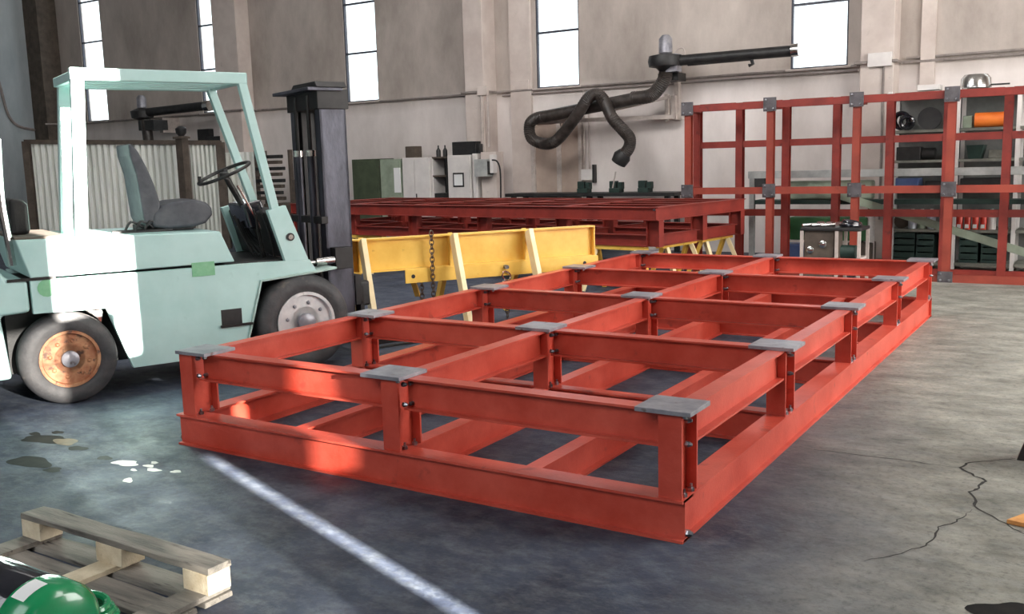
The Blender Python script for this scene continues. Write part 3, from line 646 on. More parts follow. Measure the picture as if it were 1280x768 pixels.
# ------------------------------------------------------------------ extraction arms on the wall
def hoseobj(pts, r, name, m, parent, world, ribs=True):
    P = smooth_path(pts, 14); R = [r * (1 + (.05 if k % 2 else -.03)) for k in range(len(P))] if ribs else r
    return MB().tube(P, R, 14).build(name, m, parent, world=world)
ea = aY(829, 78, 11.25)
ar = thing('extraction_arm', 'black fume extraction hose arm with fan, right of the fourth window', 'extraction arm', (ea.x, 11.25, ea.z))
def q_(x, y, Y=11.25): return aY(x, y, Y)
hoseobj([q_(832, 90), q_(831, 98), q_(822, 112), q_(812, 120), q_(790, 123)], .11, 'elbow_hose', HOSE, ar, ar)
MB().tube([q_(800, 122), q_(680, 146)], .105, 16).build('rigid_duct', HOSE, ar, world=ar)
hoseobj([q_(684, 145), q_(670, 148), q_(662, 156), q_(664, 172), q_(676, 179), q_(690, 179, 11.15), q_(703, 168, 11.1), q_(722, 143, 11.0), q_(735, 123, 11.0), q_(746, 118, 11.0), q_(755, 126, 11.0), q_(765, 147, 11.0), q_(778, 162, 11.0), q_(787, 173, 11.0), q_(786, 185, 11.0), q_(779, 194, 11.0)], .10, 'flexible_hose', HOSE, ar, ar)
p0, p1 = q_(781, 190, 11.0), q_(773, 204, 11.0)
MB().tube([p0, p0.lerp(p1, .4), p1], [.10, .15, .13], 18).build('suction_hood', BLACK, ar, world=ar)
c_ = q_(832, 77); l_ = ar
MB().lathe([(.1, -.16), (.16, -.1), (.27, -.08), (.29, 0), (.27, .09), (.12, .12)], (c_.x - ar.location.x, 0, c_.z - ar.location.z), 'z', 24).build('fan_housing', BLACK, ar)
MB().lathe([(.09, .12), (.11, .14), (.11, .36), (.06, .42)], (c_.x - ar.location.x, 0, c_.z - ar.location.z), 'z', 18).build('fan_motor', PLATE, ar)
MB().tube([q_(845, 76), q_(998, 63)], .085, 14).build('arm_rail', BLACK, ar, world=ar)
MB().tube([q_(990, 63, 11.23), q_(999, 62, 11.23)], .10, 14).build('rail_end_ring', CHROME, ar, world=ar)
MB().tube([q_(860, 80), q_(938, 73)], .035, 8).tube([q_(938, 70), q_(941, 80), q_(936, 82)], .03, 8).build('rail_damper', BLACK, ar, world=ar)
MB().bar(q_(842, 68), q_(842, 90), .2, .2).build('rail_clamp', PLATE, ar, world=ar)
MB().bar(aY(840, 92, 11.5), aY(840, 102, 11.5), .35, .35).build('mount_box', BLACK, ar, world=ar)
MB().bar(aY(846, 70, 11.9), aY(848, 150, 11.9), .12, .08).build('wall_post', PIPE, ar, world=ar)
bb = MB(); bb.bar(aY(657, 153, 11.45), aY(843, 146, 11.7), .05, .07); bb.bar(aY(755, 140, 11.45), aY(838, 121, 11.7), .04, .05); bb.bar(aY(700, 150, 11.45), aY(700, 144, 11.45), .04, .04); bb.bar(aY(700, 144, 11.45), aY(716, 142, 11.45), .04, .04)
bb.bar(aY(834, 118, 11.75), aY(835, 151, 11.75), .1, .06); bb.bar(aY(845, 120, 11.9), aY(846, 150, 11.9), .28, .08)
bb.build('swing_bracket', PIPE, ar, world=ar)
MB().tube(smooth_path([q_(842, 70), q_(847, 62), q_(853, 60), q_(856, 66), q_(856, 76)], 5), .012, 6).build('motor_cable', PIPE, ar, world=ar)
# second arm left, seen through the cab
e2 = aY(178, 142, 11.2)
a2 = thing('extraction_arm', 'dark extraction arm on the wall seen through the forklift cab guard', 'extraction arm', (e2.x, 11.2, e2.z))
MB().tube([aY(172, 142, 11.2), aY(260, 132, 11.2)], .10, 14).build('arm_rail', BLACK, a2, world=a2)
MB().tube([aY(257, 133, 11.18), aY(263, 132, 11.18)], .12, 14).build('rail_end_ring', CHROME, a2, world=a2)
MB().lathe([(.1, -.16), (.25, -.1), (.27, .05), (.12, .12)], (.0, 0, 0), 'z', 20).build('fan_housing', BLACK, a2)
MB().lathe([(.09, .12), (.11, .14), (.11, .36), (.06, .42)], (0, 0, 0), 'z', 16).build('fan_motor', PLATE, a2)
MB().box(-.05, .5, -.1, .3, -.4, -.17).build('mount_box', BLACK, a2); MB().box(.2, .32, .3, YW - 11.2, -.45, -.1).build('wall_bracket', PIPE, a2)
MB().tube(smooth_path([(.1, 0, -.15), (.12, 0, -.4), (.15, 0, -.8)], 6), .12, 12).build('elbow_hose', HOSE, a2)

# ------------------------------------------------------------------ left background
# ribbed partition
pa = Vector((-17.0, 7.55, 0)); pb = Vector((-14.2, 10.3, 0))
pa = aZ(31, 175, 2.38); pb = aZ(274, 175, 2.24)
pa = aY(31, 175, 7.9); pb = aY(276, 176, 10.0); PTOP = 2.2
def wall_pt(k): return pa.lerp(pb, k)
pt = thing('ribbed_partition', 'white ribbed sheet partition with brown frame behind the forklift', 'partition', (pa.x, pa.y, 0), math.atan2(pb.y - pa.y, pb.x - pa.x))
PL = Vector((pb.x - pa.x, pb.y - pa.y)).length
za, zb_ = pa.z, pb.z
def ribs(x0, x1, z1a, z1b, n):
    vs = []; fs = []; N = n * 8
    for i in range(N + 1):
        t = i / N; x = x0 + (x1 - x0) * t; y = (.10 if i % 8 in (1, 2, 3) else 0) + (.0)
        zt = z1a + (z1b - z1a) * t; vs += [(x, y, .25), (x, y, zt)]
    for i in range(N): fs.append((2 * i, 2 * i + 2, 2 * i + 3, 2 * i + 1))
    return MB().add(vs, fs)
zl = lambda x: za + (zb_ - za) * x / PL
ribs(.12, PL * .80, zl(.12) - .06, zl(PL * .8) - .06, 24).build('ribbed_sheet', CORR, pt); ribs(PL * .84, PL - .1, zl(PL * .84) - .06, zl(PL) - .06, 6).build('ribbed_sheet', CORR, pt)
MB().bar((0, 0, za - .04), (PL, 0, zb_ - .04), .1, .09).build('top_rail', BROWN, pt); MB().box(-.05, .09, -.05, .05, 0, za - .03).build('end_post', BROWN, pt); MB().box(PL - .1, PL + .06, -.05, .05, 0, zb_ - .03).build('end_post', BROWN, pt)
MB().box(0, PL, -.05, .05, .15, .25).build('bottom_rail', BROWN, pt)
q = aY(229, 200, 9.2); po = thing('workshop_post', 'dark square steel post with a black lamp head in front of the ribbed partition', 'post', (q.x, q.y, 0))
MB().box(-.1, .1, -.08, .08, 0, 2.25).build('column', BROWN, po, .01); MB().box(-.13, .13, -.11, .11, 2.25, 2.30).build('cap', BROWN, po); MB().lathe([(.05, 2.3), (.10, 2.36), (.11, 2.45), (.04, 2.5)], (0, 0, 0), 'z', 14).build('lamp_head', BLACK, po)
# lower ribbed sheet right of it
q0, q1 = aY(277, 191, 10.3), aY(318, 188, 10.6)
p2 = thing('ribbed_panel', 'shorter ribbed white panel right of the large partition, behind the steering wheel', 'partition', (q0.x, q0.y, 0), math.atan2(q1.y - q0.y, q1.x - q0.x))
l2 = (Vector((q1.x, q1.y)) - Vector((q0.x, q0.y))).length
ribs(0, l2, q0.z, q0.z, 6).build('ribbed_sheet', CORR, p2); MB().box(-.03, l2, -.03, .0, .1, .2).build('bottom_rail', BROWN, p2); MB().box(l2, l2 + .06, -.04, .04, 0, q0.z + .05).build('end_post', BROWN, p2)
q = aY(256, 169, YW - .1); o = MB().box(q.x - .2, q.x + .2, YW - .15, YW, q.z - .14, q.z + .14).build('wall_vent', BLACK, bevel=.01); tag(o, 'small black square vent on the wall above the ribbed partition', 'vent')
q = aY(279, 184, YW - .2); o = MB().box(q.x - .35, q.x + .3, YW - .35, YW, q.z - .25, q.z + .25).build('wall_box', BLACK, bevel=.01); tag(o, 'black box on the wall just above the shorter ribbed panel', 'box')
# bar rack
q0, q1 = aY(320, 195, 10.6), aY(357, 250, 10.6)
br = thing('bar_rack', 'wall rack of dark horizontal bars behind the forklift front post', 'rack', (q0.x, 10.6, 0))
for k, yy in enumerate((196, 203, 211, 218, 226, 233, 241, 248)):
    z = aY(340, yy, 10.6).z; MB().box(.0, q1.x - q0.x + random.uniform(-.1, .05), -.06, .06, z - .035, z + .035).build('bar', BROWN if k % 2 else BLACK, br, .01)
for xx in (.12, .85): MB().box(xx, xx + .06, .06, .14, 0, q0.z + .1).build('upright', BROWN, br)
q = aY(366, 240, 9.4); o = MB().bar((q.x, q.y, 0.01), (q.x + .1, q.y, 1.4), .12, .1).build('leaning_beam', BROWN); tag(o, 'short brown beam leaning upright between bar rack and mast', 'beam')
# dark clutter behind mast foot
q = aY(362, 262, 9.9); o = MB().box(q.x - .5, q.x + .4, 9.7, 10.3, 0, q.z + .12).build('crate', BROWN, bevel=.02); tag(o, 'dark brown crate on the floor below the bar rack', 'crate')

# ------------------------------------------------------------------ cabinets along the wall
CY = 11.0
def cab(name, x0p, x1p, ytop, m, lab, depth=.45, cat='cabinet', group=None, Y=CY + .02):
    a = aY(x0p, 245, Y); b_ = aY(x1p, 245, Y); zt = aY((x0p + x1p) / 2, ytop, Y).z
    t = thing(name, lab, cat, (a.x, Y, 0), 0, group); W = b_.x - a.x
    return t, W, zt
Y0 = 11.3
t, W, zt = cab('locker', 441, 475, 199, CABG, 'dark green steel locker at the left end of the cabinet row', Y=Y0)
MB().box(0, W, .02, .5, .05, zt).build('body', CABG, t, .008); MB().box(.02, W - .02, 0, .02, .1, zt - .04).build('door', CABG, t, .004); MB().box(-.02, W, 0, .5, 0, .05).build('plinth', BLACK, t)
t, W, zt = cab('cabinet', 476, 502, 199, CABP, 'pale green weathered cabinet right of the dark green locker', Y=Y0)
MB().box(0, W, .02, .5, .05, zt).build('body', CABP, t, .008); MB().box(.02, W - .02, 0, .02, .1, zt - .04).build('door', CABP, t, .004); MB().box(W * .72, W, -.03, 0, zt * .62, zt * .9).build('notice', LABEL, t)
t, W, zt = cab('cabinet', 504, 538, 197, CABW, 'white two door cabinet in the middle of the cabinet row', Y=Y0)
MB().box(0, W, .02, .5, .05, zt).build('body', CABW, t, .008)
d1 = MB().box(.01, W * .45 - .008, 0, .02, .08, zt - .02).build('door', CABW, t, .004); d2 = MB().box(W * .45 + .008, W - .01, 0, .02, .08, zt - .02).build('door', CABW, t, .004); MB().box(W * .5, W * .52, -.02, 0, zt * .5, zt * .6).build('handle', BLACK, d2)
t, W, zt = cab('tool_shelf', 541, 560, 196, CABW, 'dark open tool shelf between the white cabinets', Y=Y0 + .1, cat='shelf')
MB().box(0, W, .38, .4, 0, zt).build('back_panel', MATS['black_parts'], t); MB().box(0, W, -.0, .4, zt - .03, zt).build('shelf', BROWN, t); MB().box(0, W, -.0, .4, zt * .78, zt * .78 + .03).build('shelf', BROWN, t); MB().box(0, .03, 0, .4, 0, zt - .03).build('side_panel', CABW, t); MB().box(W - .03, W, 0, .4, 0, zt - .03).build('side_panel', BLACK, t); MB().box(.03, W - .03, .02, .38, .05, zt * .6).build('drawer_unit', BLACK, t)
tp = aY(549, 196, Y0 + .2)
for k, dx in enumerate((0, .16)):
    o = MB().lathe([(.045, 0), (.045, .12), (.015, .17), (.015, .22)], (tp.x - .05 + dx, Y0 + .25, zt), 'z', 12).build('bottle', BLACK); tag(o, ['dark bottle on the tool shelf top, left of two', 'dark bottle on the tool shelf top, right of two'][k], 'bottle', 'bottles on the tool shelf')
t, W, zt = cab('control_cabinet', 560, 589, 194, CABW, 'white control cabinet with a small framed screen', Y=Y0)
MB().box(0, W, .02, .5, .05, zt).build('body', CABW, t, .008); d = MB().box(.02, W - .02, 0, .02, .08, zt - .03).build('door', CABW, t, .004)
MB().box(W * .26, W * .72, -.012, 0, zt - .60, zt - .33).build('screen_frame', BLACK, t); MB().box(W * .31, W * .67, -.016, -.010, zt - .57, zt - .36).build('screen', LABEL, t)
t, W2, zt2 = cab('cabinet', 590, 597, 192, CABW, 'narrow white cabinet at the right end of the row beside the pillar', Y=Y0 - .0)
MB().box(0.02, W2, .02, .5, .0, zt2).build('body', CABW, t, .008); MB().box(.04, W2 - .02, 0, .02, .08, zt2 - .03).build('door', CABW, t, .004)
qa, qb = aY(566, 192, Y0 + .1), aY(600, 192, Y0 + .1)
o = MB().box(qa.x, qa.x + .55, Y0 + .08, Y0 + .42, zt, zt + .25).build('case', BLACK, bevel=.01); tag(o, 'large black case lying on top of the control cabinet', 'case')
o = MB().box(qa.x + .56, qb.x, Y0 + .1, Y0 + .42, zt2, zt2 + .18).build('case', BLACK, bevel=.01); tag(o, 'lower black case beside the larger one on the narrow cabinet', 'case')
qa = aY(510, 198, Y0 + .2); qb = aY(522, 198, Y0 + .2); zz = aY(515, 197, Y0).z
o = MB().box(qa.x, qb.x, Y0 + .12, Y0 + .35, zz - .01, zz + .22).build('tin_box', MATS['brown_frame'], bevel=.01); tag(o, 'small brown tin box on the white two door cabinet', 'box')
# low dark bench along the wall right of the pillar
q0, q1 = aY(640, 243, 11.5), aY(850, 236, 11.5)
bn = thing('wall_bench', 'long low dark workbench against the wall behind the raised frame', 'workbench', (q0.x, 11.25, 0))
BL = q1.x - q0.x
MB().box(0, BL, 0, .6, .98, 1.04).build('bench_top', MATS['black_parts'], bn, .006)
for xx in (.1, BL / 2, BL - .2): MB().box(xx, xx + .08, .05, .13, 0, .98).build('leg', BLACK, bn); MB().box(xx, xx + .08, .47, .55, 0, .98).build('leg', BLACK, bn)
for k, (pxx, lab) in enumerate(((732, 'left'), (772, 'middle'), (808, 'right'))):
    q = aY(pxx, 236, 11.5); vt = thing('bench_vice', lab + ' of the three dark vices on the low bench by the wall' if lab != 'middle' else 'middle of the three dark vices on the low bench, with a pale handle', 'vice', (q.x, 11.45, 1.04))
    MB().box(-.1, .1, -.1, .1, 0, .08).build('base', DARKG, vt, .01); MB().box(-.11, .02, -.06, .06, .08, .2).build('fixed_jaw', DARKG, vt, .01); MB().box(.05, .13, -.06, .06, .06, .18).build('moving_jaw', DARKG, vt, .01)
    if k == 1: MB().tube([(-.05, -.08, .0), (.03, -.08, .36)], .014, 8).build('handle', PIPE, vt)
# low crates seen below the raised frame
for k, (px0, px1, py, m, lab) in enumerate(((438, 446, 290, BROWN, 0), (478, 500, 285, CABP, 0))): pass

# ------------------------------------------------------------------ shelves behind the standing grid
YS = 10.2
sh = thing('shelf_rack', 'grey steel shelving loaded with cans and parts behind the standing red grid', 'shelf', (-1.15, YS, 0))
SXL = aY(1111, 180, YS).x; SXM = aY(1196, 180, YS).x; SXR = aY(1272, 180, YS).x
ox = -1.15
zs_ = [aY(1160, yy, YS).z for yy in (162, 200, 238, 287)] + [.12]
ZTOP = aY(1160, 112, YS).z
for xx in (SXL, SXM, SXR, SXR + .9):
    for yy in (0, .55): MB().box(xx - ox - .025, xx - ox + .025, yy, yy + .04, 0, ZTOP).build('upright', CABW, sh)
for z in zs_ + [ZTOP - .04]:
    for xa, xb in ((SXL, SXM), (SXM, SXR), (SXR, SXR + .9)): MB().box(xa - ox + .025, xb - ox - .025, -.005, .59, z - .035, z).build('shelf_board', SHELF, sh)
MB().box(SXL - ox - .02, SXR - ox + .9, .6, .62, .05, ZTOP).build('back_panel', mat('dark_back_panel', (.09, .095, .09), (.2, .2, .19), .6, 0, 2), sh)
def item(name, mb, m, lab, cat, group=None, bev=.0): return tag(mb.build(name, m, bevel=bev), lab, cat, group)
z1, z2, z3, z4, z5 = zs_
def X_(px, Y=YS + .1): return aY(px, 200, Y).x
# top shelf
item('hose_coil', MB().torus((X_(1122), YS + .28, z1 + .14), .10, .035, (.3, 1, .1), 20, 8).torus((X_(1130), YS + .22, z1 + .11), .08, .03, (.1, 1, .2), 20, 8), MATS['gloss_black'], 'dark tangled hose coil on the top shelf, left compartment', 'hose')
item('grinder_disc', MB().lathe([(.02, -.03), (.15, -.03), (.15, .03), (.02, .03)], (X_(1158), YS + .25, z1 + .151), 'y', 22), BLACK, 'round black disc standing on the top shelf, left compartment', 'disc')
item('orange_tube', MB().tube([(X_(1216), YS + .15, z1 + .1), (X_(1256), YS + .15, z1 + .1)], .095, 16), ORANGE, 'bright orange tube lying on the top shelf, right compartment', 'tube')
item('parts_box', MB().box(X_(1196) + .05, X_(1213), YS + .1, YS + .4, z1, z1 + .16), CABP, 'pale box on the top shelf just left of the orange tube', 'box', bev=.01)
# second shelf
item('machine_part', MB().box(X_(1120), X_(1150), YS + .1, YS + .4, z2, z2 + .18).tube([(X_(1150), YS + .2, z2 + .08), (X_(1168), YS + .2, z2 + .08)], .08, 12), BLACK, 'dark machine part on the second shelf, left compartment', 'machine part', bev=.01)
item('parts_bin', MB().add([(X_(1211), YS + .05, z2), (X_(1226), YS + .05, z2), (X_(1226), YS + .35, z2), (X_(1211), YS + .35, z2), (X_(1208), YS + .0, z2 + .18), (X_(1230), YS + .0, z2 + .18), (X_(1230), YS + .4, z2 + .18), (X_(1208), YS + .4, z2 + .18)], [(0, 3, 2, 1), (4, 5, 6, 7), (0, 1, 5, 4), (1, 2, 6, 5), (2, 3, 7, 6), (3, 0, 4, 7)]), DARKG, 'dark tapered bin on the second shelf, right compartment', 'bin')
item('parts_box', MB().box(X_(1235), X_(1256), YS + .1, YS + .4, z2, z2 + .11), SHELF, 'flat grey box on the second shelf right of the dark bin', 'box', bev=.01)
# third shelf
item('tool_case', MB().box(X_(1116), X_(1150), YS + .05, YS + .4, z3, z3 + .16), BLUE, 'blue case on the third shelf, left compartment', 'case', bev=.01)
item('tool_case', MB().box(X_(1158), X_(1180), YS + .05, YS + .4, z3, z3 + .12), BLACK, 'black case on the third shelf, left compartment', 'case', bev=.01)
item('tool_case', MB().box(X_(1202), X_(1256), YS + .05, YS + .4, z3, z3 + .15), BLACK, 'long black case on the third shelf, right compartment', 'case', bev=.01)
# fourth: cans and bottles
for k in range(5):
    x = X_(1193 + 10 * k); t = thing('spray_can', ['leftmost', 'second', 'middle', 'fourth', 'rightmost'][k] + ' of the five red cans in a row on the shelf', 'can', (x, YS + .1, z4), 0, 'red cans on the shelf')
    MB().lathe([(.036, 0), (.042, .01), (.042, .2), (.03, .225)], (0, 0, 0), 'z', 16).build('body', CANRED, t); MB().lathe([(.028, .222), (.028, .26), (.02, .265)], (0, 0, 0), 'z', 12).build('cap', ORANGE, t)
    MB().box(-.028, .02, -.046, -.040, .02, .07).build('label', LABEL, t)
for k, (px0, m, lab) in enumerate(((1243, CABW, 'white canister right of the row of red cans'), (1143, BLUEW, 'pale blue bottle, left of three on the fourth shelf'), (1155, CABP, 'pale green bottle, middle of three on the fourth shelf'), (1167, BLUEW, 'pale blue bottle, right of three on the fourth shelf'))):
    t = thing('canister', lab, 'canister', (X_(px0), YS + .12, z4)); MB().lathe([(.05, 0), (.055, .02), (.055, .2), (.025, .24)], (0, 0, 0), 'z', 16).build('body', m, t); MB().lathe([(.022, .238), (.022, .27)], (0, 0, 0), 'z', 10).build('cap', LABEL, t)
item('wire_spool', MB().lathe([(.10, -.05), (.10, -.04), (.05, -.035), (.05, .035), (.10, .04), (.10, .05)], (X_(1129), YS + .18, z4 + .101), 'y', 18), BROWN, 'small brown wire spool on the fourth shelf, left compartment', 'spool')
# bottom crates
for k, (p0_, p1_, z, h, lab) in enumerate(((1116, 1148, .12, .36, 'dark green crate on the bottom shelf, far left'), (1150, 1172, .12, .34, 'dark green crate on the bottom shelf, left of the grid upright'), (1204, 1228, .12, .36, 'dark crate on the bottom shelf, right compartment'), (1232, 1262, .12, .34, 'dark crate on the bottom shelf, farthest right'))):
    t = thing('storage_crate', lab, 'crate', (X_(p0_), YS + .04, z)); W = X_(p1_) - X_(p0_)
    MB().box(0, W, 0, .45, 0, .04).build('base', DARKG, t)
    for j in range(4): MB().box(0, W, 0, .02, .05 + j * h / 4, .03 + (j + 1) * h / 4).build('slat', DARKG, t)
    MB().box(0, W, .43, .45, .04, h).build('back_panel', DARKG, t); MB().box(0, .02, .02, .43, .04, h).box(W - .02, W, .02, .43, .04, h).build('side_panel', DARKG, t)
# on top of shelving
t = thing('steel_pot', 'upturned shiny steel pot on top of the shelving', 'pot', (X_(1215, YS + .2), YS + .25, ZTOP)); MB().lathe([(.19, 0), (.18, .12), (.14, .17), (.01, .18)], (0, 0, 0), 'z', 24).build('bowl', CHROME, t); MB().bar((.17, 0, .03), (.4, 0, .03), .04, .02).build('handle', BLACK, t)
item('box', MB().box(X_(1143), X_(1171), YS + .1, YS + .35, ZTOP, ZTOP + .07), CABW, 'flat white box on top of the shelving left of the pot', 'box', bev=.005)
# grey long work table frame between grid and shelves
q0 = aY(936, 218, 9.75); gt = thing('work_table', 'long grey steel table frame between the standing grid and the shelves', 'table', (q0.x, 9.75, 0)); LT = 1.5 - q0.x
MB().box(0, LT, -.04, .04, q0.z - .06, q0.z + .04).build('front_rail', GREYBEAM, gt, .005)
for xx in (.02, 1.9, 3.6): MB().box(xx, xx + .07, -.035, .035, 0, q0.z - .06).build('leg', GREYBEAM, gt)
MB().box(.09, LT - .1, .0, .3, .92, .98).build('lower_shelf', DARKG, gt)
MB().box(.12, .26, -.1, -.04, q0.z - .26, q0.z - .06).build('motor_box', BLACK, gt)
def low(name, p0_, p1_, y0_, y1_, m, lab, cat, Yb=9.8): 
    a, c = aY(p0_, y1_, Yb), aY(p1_, y0_, Yb); return item(name, MB().box(a.x, c.x, Yb, Yb + .3, .98 if a.z > .95 else a.z, c.z), m, lab, cat, bev=.01)
item('machine_cover', MB().box(-2.35, -1.2, 9.84, 10.02, .98, 1.24), CABP, 'pale green machine cover on the grey work table', 'machine', bev=.03)
item('green_box', MB().box(-2.3, -1.25, 9.8, 10.05, .42, .74), mat('mid_green', (.02, .10, .03), (.04, .14, .05), .5, 0, 5), 'bright green box under the grey work table', 'box', bev=.02)
item('blue_crate', MB().box(-2.4, -1.7, 9.82, 10.1, 0, .36), BLUE, 'blue crate on the floor under the grey work table', 'crate', bev=.02)
item('brown_bin', MB().box(-1.5, -1.18, 9.8, 10.1, 0, .4), BROWN, 'brown bin on the floor under the grey work table', 'bin', bev=.02)
# sloping pale planks lying across
a = aY(1035, 240, 9.66); c = aY(1256, 308, 9.66); c = a.lerp(c, (a.z - .05) / (a.z - c.z)); a = a.lerp(c, -.08)
item('plank', MB().bar(a, c, .03, .10), CABP, 'long pale green plank sloping down to the right behind the standing grid', 'plank')
# white bottle on table
q = aY(1087, 262, 9.9)
t = thing('gas_bottle', 'slim pale gas bottle standing behind the red grid', 'gas bottle', (q.x, 9.92, 0)); MB().lathe([(.07, 0), (.07, .72), (.03, .82)], (0, 0, 0), 'z', 18).build('body', CABW, t); MB().lathe([(.025, .81), (.03, .83), (.03, .9)], (0, 0, 0), 'z', 12).build('valve', CHROME, t)

# cart in front of the grid
q0, q1 = aY(1000, 300, 8.1), aY(1076, 300, 8.1); zt = aY(1035, 285, 8.1).z
ct = thing('tool_cart', 'brown steel tool cart with cluttered dark top in front of the standing grid', 'cart', (q0.x, 8.1, 0)); W = q1.x - q0.x
MB().box(0, W, 0, .5, zt - .04, zt).build('tray', BLACK, ct, .01); MB().box(.04, W * .56, .03, .47, .1, zt - .04).build('cabinet_body', BROWN, ct, .01)
for xx in (.0, W * .58, W - .04): MB().box(xx, xx + .035, .0, .035, 0, zt - .04).build('leg', PIPE, ct); MB().box(xx, xx + .035, .465, .5, 0, zt - .04).build('leg', PIPE, ct)
MB().box(W * .6, W - .03, .03, .47, .32, .35).build('lower_shelf', PIPE, ct)
MB().lathe([(.03, -.03), (.045, -.02), (.045, 0)], (.12, .03, zt * .62), 'y', 14).build('gauge', CHROME, ct); MB().lathe([(.03, -.03), (.045, -.02), (.045, 0)], (.27, .03, zt * .72), 'y', 14).build('gauge', CHROME, ct)
for k, (dx, lab) in enumerate(((.08, 'left'), (.19, 'middle'), (.30, 'right'))):
    item('hand_tool', MB().tube([(q0.x + dx - .08, 8.2, zt + .02), (q0.x + dx + .1, 8.35, zt + .03)], .018, 8).box(q0.x + dx + .07, q0.x + dx + .14, 8.3, 8.38, zt, zt + .06), CHROME, 'shiny hand tool on the cart top, ' + lab + ' of three', 'tool', 'tools on the cart')
item('cable_coil', MB().torus((q0.x + W * .78, 8.25, zt + .03), .12, .02, (0, 0, 1), 22, 7).torus((q0.x + W * .8, 8.27, zt + .06), .10, .018, (.2, 0, 1), 22, 7), MATS['gloss_black'], 'black cable coil on the right end of the cart top', 'cable')
item('small_motor', MB().tube([(q0.x + W * .66, 8.2, .43), (q0.x + W * .9, 8.2, .43)], .08, 14), DARKG, 'small dark motor on the lower shelf of the cart', 'motor')

# ------------------------------------------------------------------ broken pallet
pz = thing('wooden_pallet', 'broken upturned wooden pallet at the lower left corner', 'pallet', (-2.41, -1.355, 0), -.008)
def rough(mb, a=.004):
    mb.v = [(v[0] + random.uniform(-a, a), v[1] + random.uniform(-a, a), v[2] + random.uniform(-a * .6, a * .6)) for v in mb.v]; return mb
def plank(x0, x1, y0, y1, z0, z1, name, m, n=6):
    vs = []; fs = []
    for i in range(n + 1):
        x = x0 + (x1 - x0) * i / n; e = lambda: random.uniform(-.003, .003)
        vs += [(x, y0 + e(), z0), (x, y1 + e(), z0), (x, y1 + e(), z1 + e()), (x, y0 + e(), z1 + e())]
    for i in range(n):
        a = i * 4; b_ = a + 4
        for k in range(4): fs.append((a + k, a + (k + 1) % 4, b_ + (k + 1) % 4, b_ + k))
    fs.append((3, 2, 1, 0)); fs.append((n * 4, n * 4 + 1, n * 4 + 2, n * 4 + 3))
    return MB().add(vs, fs).build(name, m, pz, .003)
plank(0, 1.215, -.11, 0, .122, .146, 'runner_board', WOOD, 10)
for x0, x1 in ((.0, .14), (.53, .70), (1.07, 1.215)): rough(MB().box(x0, x1, -.112, -.005, .044, .122), .003).build('block', WOODL, pz, .003)
for x0, x1, ln in ((-.0, .12, .8), (.55, .66, .34), (1.08, 1.2, .8)): rough(MB().box(x0, x1, -ln, 0, .022, .044), .003).build('cross_board', WOODL if ln < .5 else WOOD, pz, .002)
for y0, y1 in ((-.13, .0), (-.30, -.165), (-.47, -.335), (-.64, -.50), (-.80, -.67)): plank(0, 1.21, y0, y1, 0, .022, 'deck_board', WOOD, 8)

# drum motor lying on the pallet
mz = .044 + .15
dm = thing('electric_motor', 'glossy black motor with a green end bell lying on the pallet', 'motor', (-1.262, -2.085, 0), -.03)
R0 = .148; zc_ = .044 + R0
MB().lathe([(.12, -.95), (R0 - .01, -.92), (R0, -.90), (R0, -.03), (R0 - .012, -.01)], (0, 0, zc_), 'x', 48).build('motor_body', GLOSSB, dm)
gb = MB().lathe([(R0 - .01, -.01), (R0 + .006, 0), (R0 + .006, .085), (R0 - .006, .105), (.115, .125), (.06, .13), (.055, .15)], (0, 0, zc_), 'x', 48).build('end_bell', GREEN, dm)
vs = []
for k in range(5):
    an = math.radians(2 + k * 8)
    for xx in (.012, .082): vs.append((xx, -math.sin(an) * (R0 + .0075), zc_ + math.cos(an) * (R0 + .0075)))
MB().add(vs, [(2 * k, 2 * k + 1, 2 * k + 3, 2 * k + 2) for k in range(4)]).build('label_plate', LABEL, gb)
cc = aZ(112, 764, .08)
for k in range(3):
    item('green_cable_coil', MB().torus((cc.x + .012 * k, cc.y - .01 * k, .062 + .030 * k), .085 - .010 * k, .0135, (.1 * k, .08, 1), 30, 8), GREEN, ['lowest', 'middle', 'topmost'][k] + ' ring of green cable on the pallet beside the motor', 'cable', 'green cable rings')

# ------------------------------------------------------------------ right edge: black stand leg and orange board
q = aZ(1269, 572, 0)
st = thing('black_stand', 'black steel stand leg at the right edge of the picture', 'stand', (q.x + .03, q.y, 0)); MB().prism([(-.02, 0), (.10, 0), (.18, .45), (.10, .45), (.03, .16)], 'y', -.05, .05).build('leg', BLACK, st, .004); MB().box(.05, .5, -.25, .25, .45, .48).build('top', BLACK, st, .004)
q = aZ(1258, 655, 0); item('board_offcut', MB().prism([(q.x, q.y), (q.x + .13, q.y + .26), (q.x + .6, q.y + .2), (q.x + .5, q.y - .1)], 'z', 0, .02), BOARD, 'orange brown board lying on the floor at the right edge', 'board', bev=.003)

# ------------------------------------------------------------------ floor marks: cracks and spills
def crack(name, pts, w0):
    P = [aZ(x, y, 0) for x, y in pts]; Q = []
    for a, c in zip(P, P[1:]):
        n = max(2, int((c - a).length / .03))
        for k in range(n): Q.append(a.lerp(c, k / n) + Vector((random.uniform(-.008, .008), random.uniform(-.008, .008), 0)))
    Q.append(P[-1]); vs = []; fs = []; N = len(Q)
    for i, p in enumerate(Q):
        d = (Q[min(i + 1, N - 1)] - Q[max(i - 1, 0)]).normalized(); n = Vector((-d.y, d.x, 0)); ww = w0 * (.25 + .75 * math.sin(PI * (i + .5) / N)) * random.uniform(.6, 1.3)
        vs += [p + n * ww / 2 + Vector((0, 0, .0012)), p - n * ww / 2 + Vector((0, 0, .0012))]
    fs = [(2 * i, 2 * i + 1, 2 * i + 3, 2 * i + 2) for i in range(N - 1)]
    o = MB().add(vs, fs).build(name, CRACK); o['kind'] = 'structure'; return o
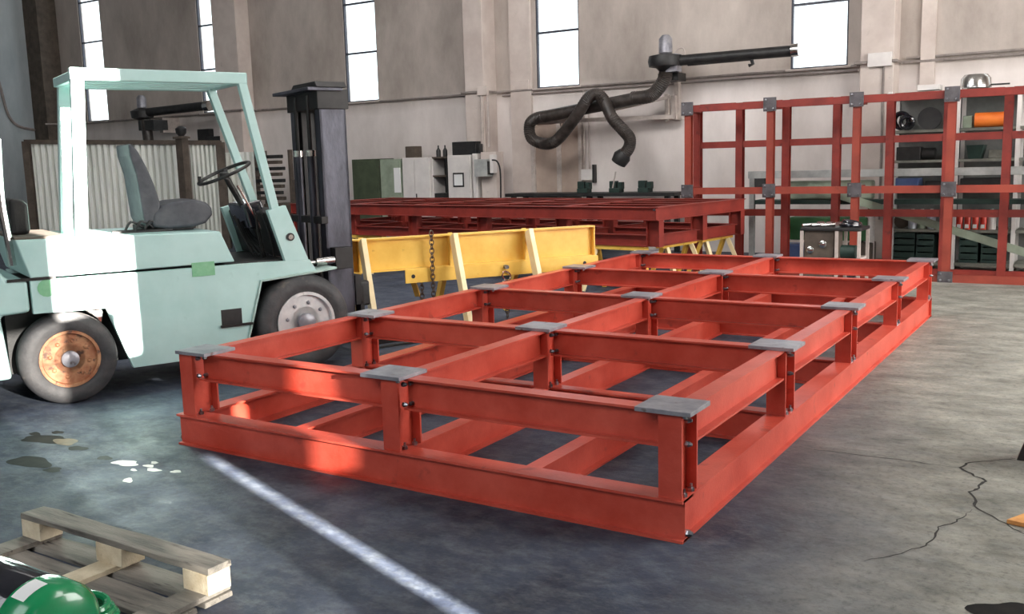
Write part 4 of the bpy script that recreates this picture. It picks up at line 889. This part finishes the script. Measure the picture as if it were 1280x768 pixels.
crack('trim_8', [(1268, 574), (1230, 577), (1213, 578), (1200, 585), (1213, 593), (1233, 602), (1222, 610), (1212, 616), (1221, 624), (1219, 634), (1237, 645), (1262, 658), (1280, 668)], .014)
crack('trim_9', [(1000, 560), (1040, 565), (1090, 571), (1140, 577), (1178, 583), (1200, 585)], .007)
crack('trim_10', [(1216, 637), (1205, 645), (1190, 655), (1173, 659), (1170, 671), (1155, 682), (1135, 690), (1110, 697), (1080, 702)], .008)
def blob(name, x, y, rx, ry, m, lab, cat='floor stain', group=None, z=.0014, seed=0):
    rnd = random.Random(seed); c = aZ(x, y, 0); ex = aZ(x + rx, y, 0) - c; ey = aZ(x, y + ry, 0) - c; N = 28
    ph = [rnd.uniform(0, 6.28) for _ in range(4)]
    vs = [c + Vector((0, 0, z))]
    for k in range(N):
        a = 2 * PI * k / N; r = 1 + .16 * math.sin(2 * a + ph[0]) + .12 * math.sin(3 * a + ph[1]) + .08 * math.sin(5 * a + ph[2])
        vs.append(c + ex * math.cos(a) * r + ey * math.sin(a) * r + Vector((0, 0, z)))
    o = MB().add(vs, [(0, k + 1, (k + 1) % N + 1) for k in range(N)]).build(name, m); tag(o, lab, cat, group)
blob('oil_stain', 38, 578, 24, 8, OIL, 'dark round oil stain on the floor left of the white splashes, largest', seed=1)
blob('oil_stain', 60, 550, 34, 5, OIL, 'long dark oil stain below the rear wheel of the forklift', seed=2)
blob('rust_stain', 82, 553, 13, 5, RUSTST, 'brown rusty patch in the long oil stain below the rear wheel', seed=3, z=.0026)
blob('oil_stain', 97, 561, 11, 3, OIL, 'narrow dark stain just right of the brown patch', seed=4, z=.002)
blob('oil_stain', 66, 588, 12, 3, OIL, 'small dark stain right below the largest round oil stain', seed=5)
blob('oil_stain', 44, 543, 8, 2, OIL, 'small dark drop above the long oil stain, left', seed=6); blob('oil_stain', 72, 541, 7, 2, OIL, 'small dark drop above the long oil stain, right', seed=7)
blob('oil_stain', 131, 573, 8, 3, OIL, 'small dark stain left of the white paint splashes', seed=8); blob('oil_stain', 1255, 764, 40, 12, OIL, 'dark stain on the floor at the lower right corner', seed=18)
for k, (x, y, rx, ry, lab) in enumerate(((157, 579.5, 17, 3.4, 'largest white paint splash on the floor left of the frame'), (186, 583, 6, 2, 'white paint drop right of the largest splash, upper'), (192, 588, 9, 2, 'white paint drop right of the largest splash, lower'), (167, 588, 4, 1.5, 'tiny white paint drop just under the largest splash'), (160, 601, 7, 2.6, 'white paint drop below the largest splash'), (220, 590, 6, 2, 'pale grey paint drop, farthest right of the splashes'), (193, 579, 5, 1.5, 'small white paint drop, topmost right of the splashes'))):
    blob('paint_splash', x, y, rx, ry, SPLASH, lab, 'paint splash', seed=20 + k)
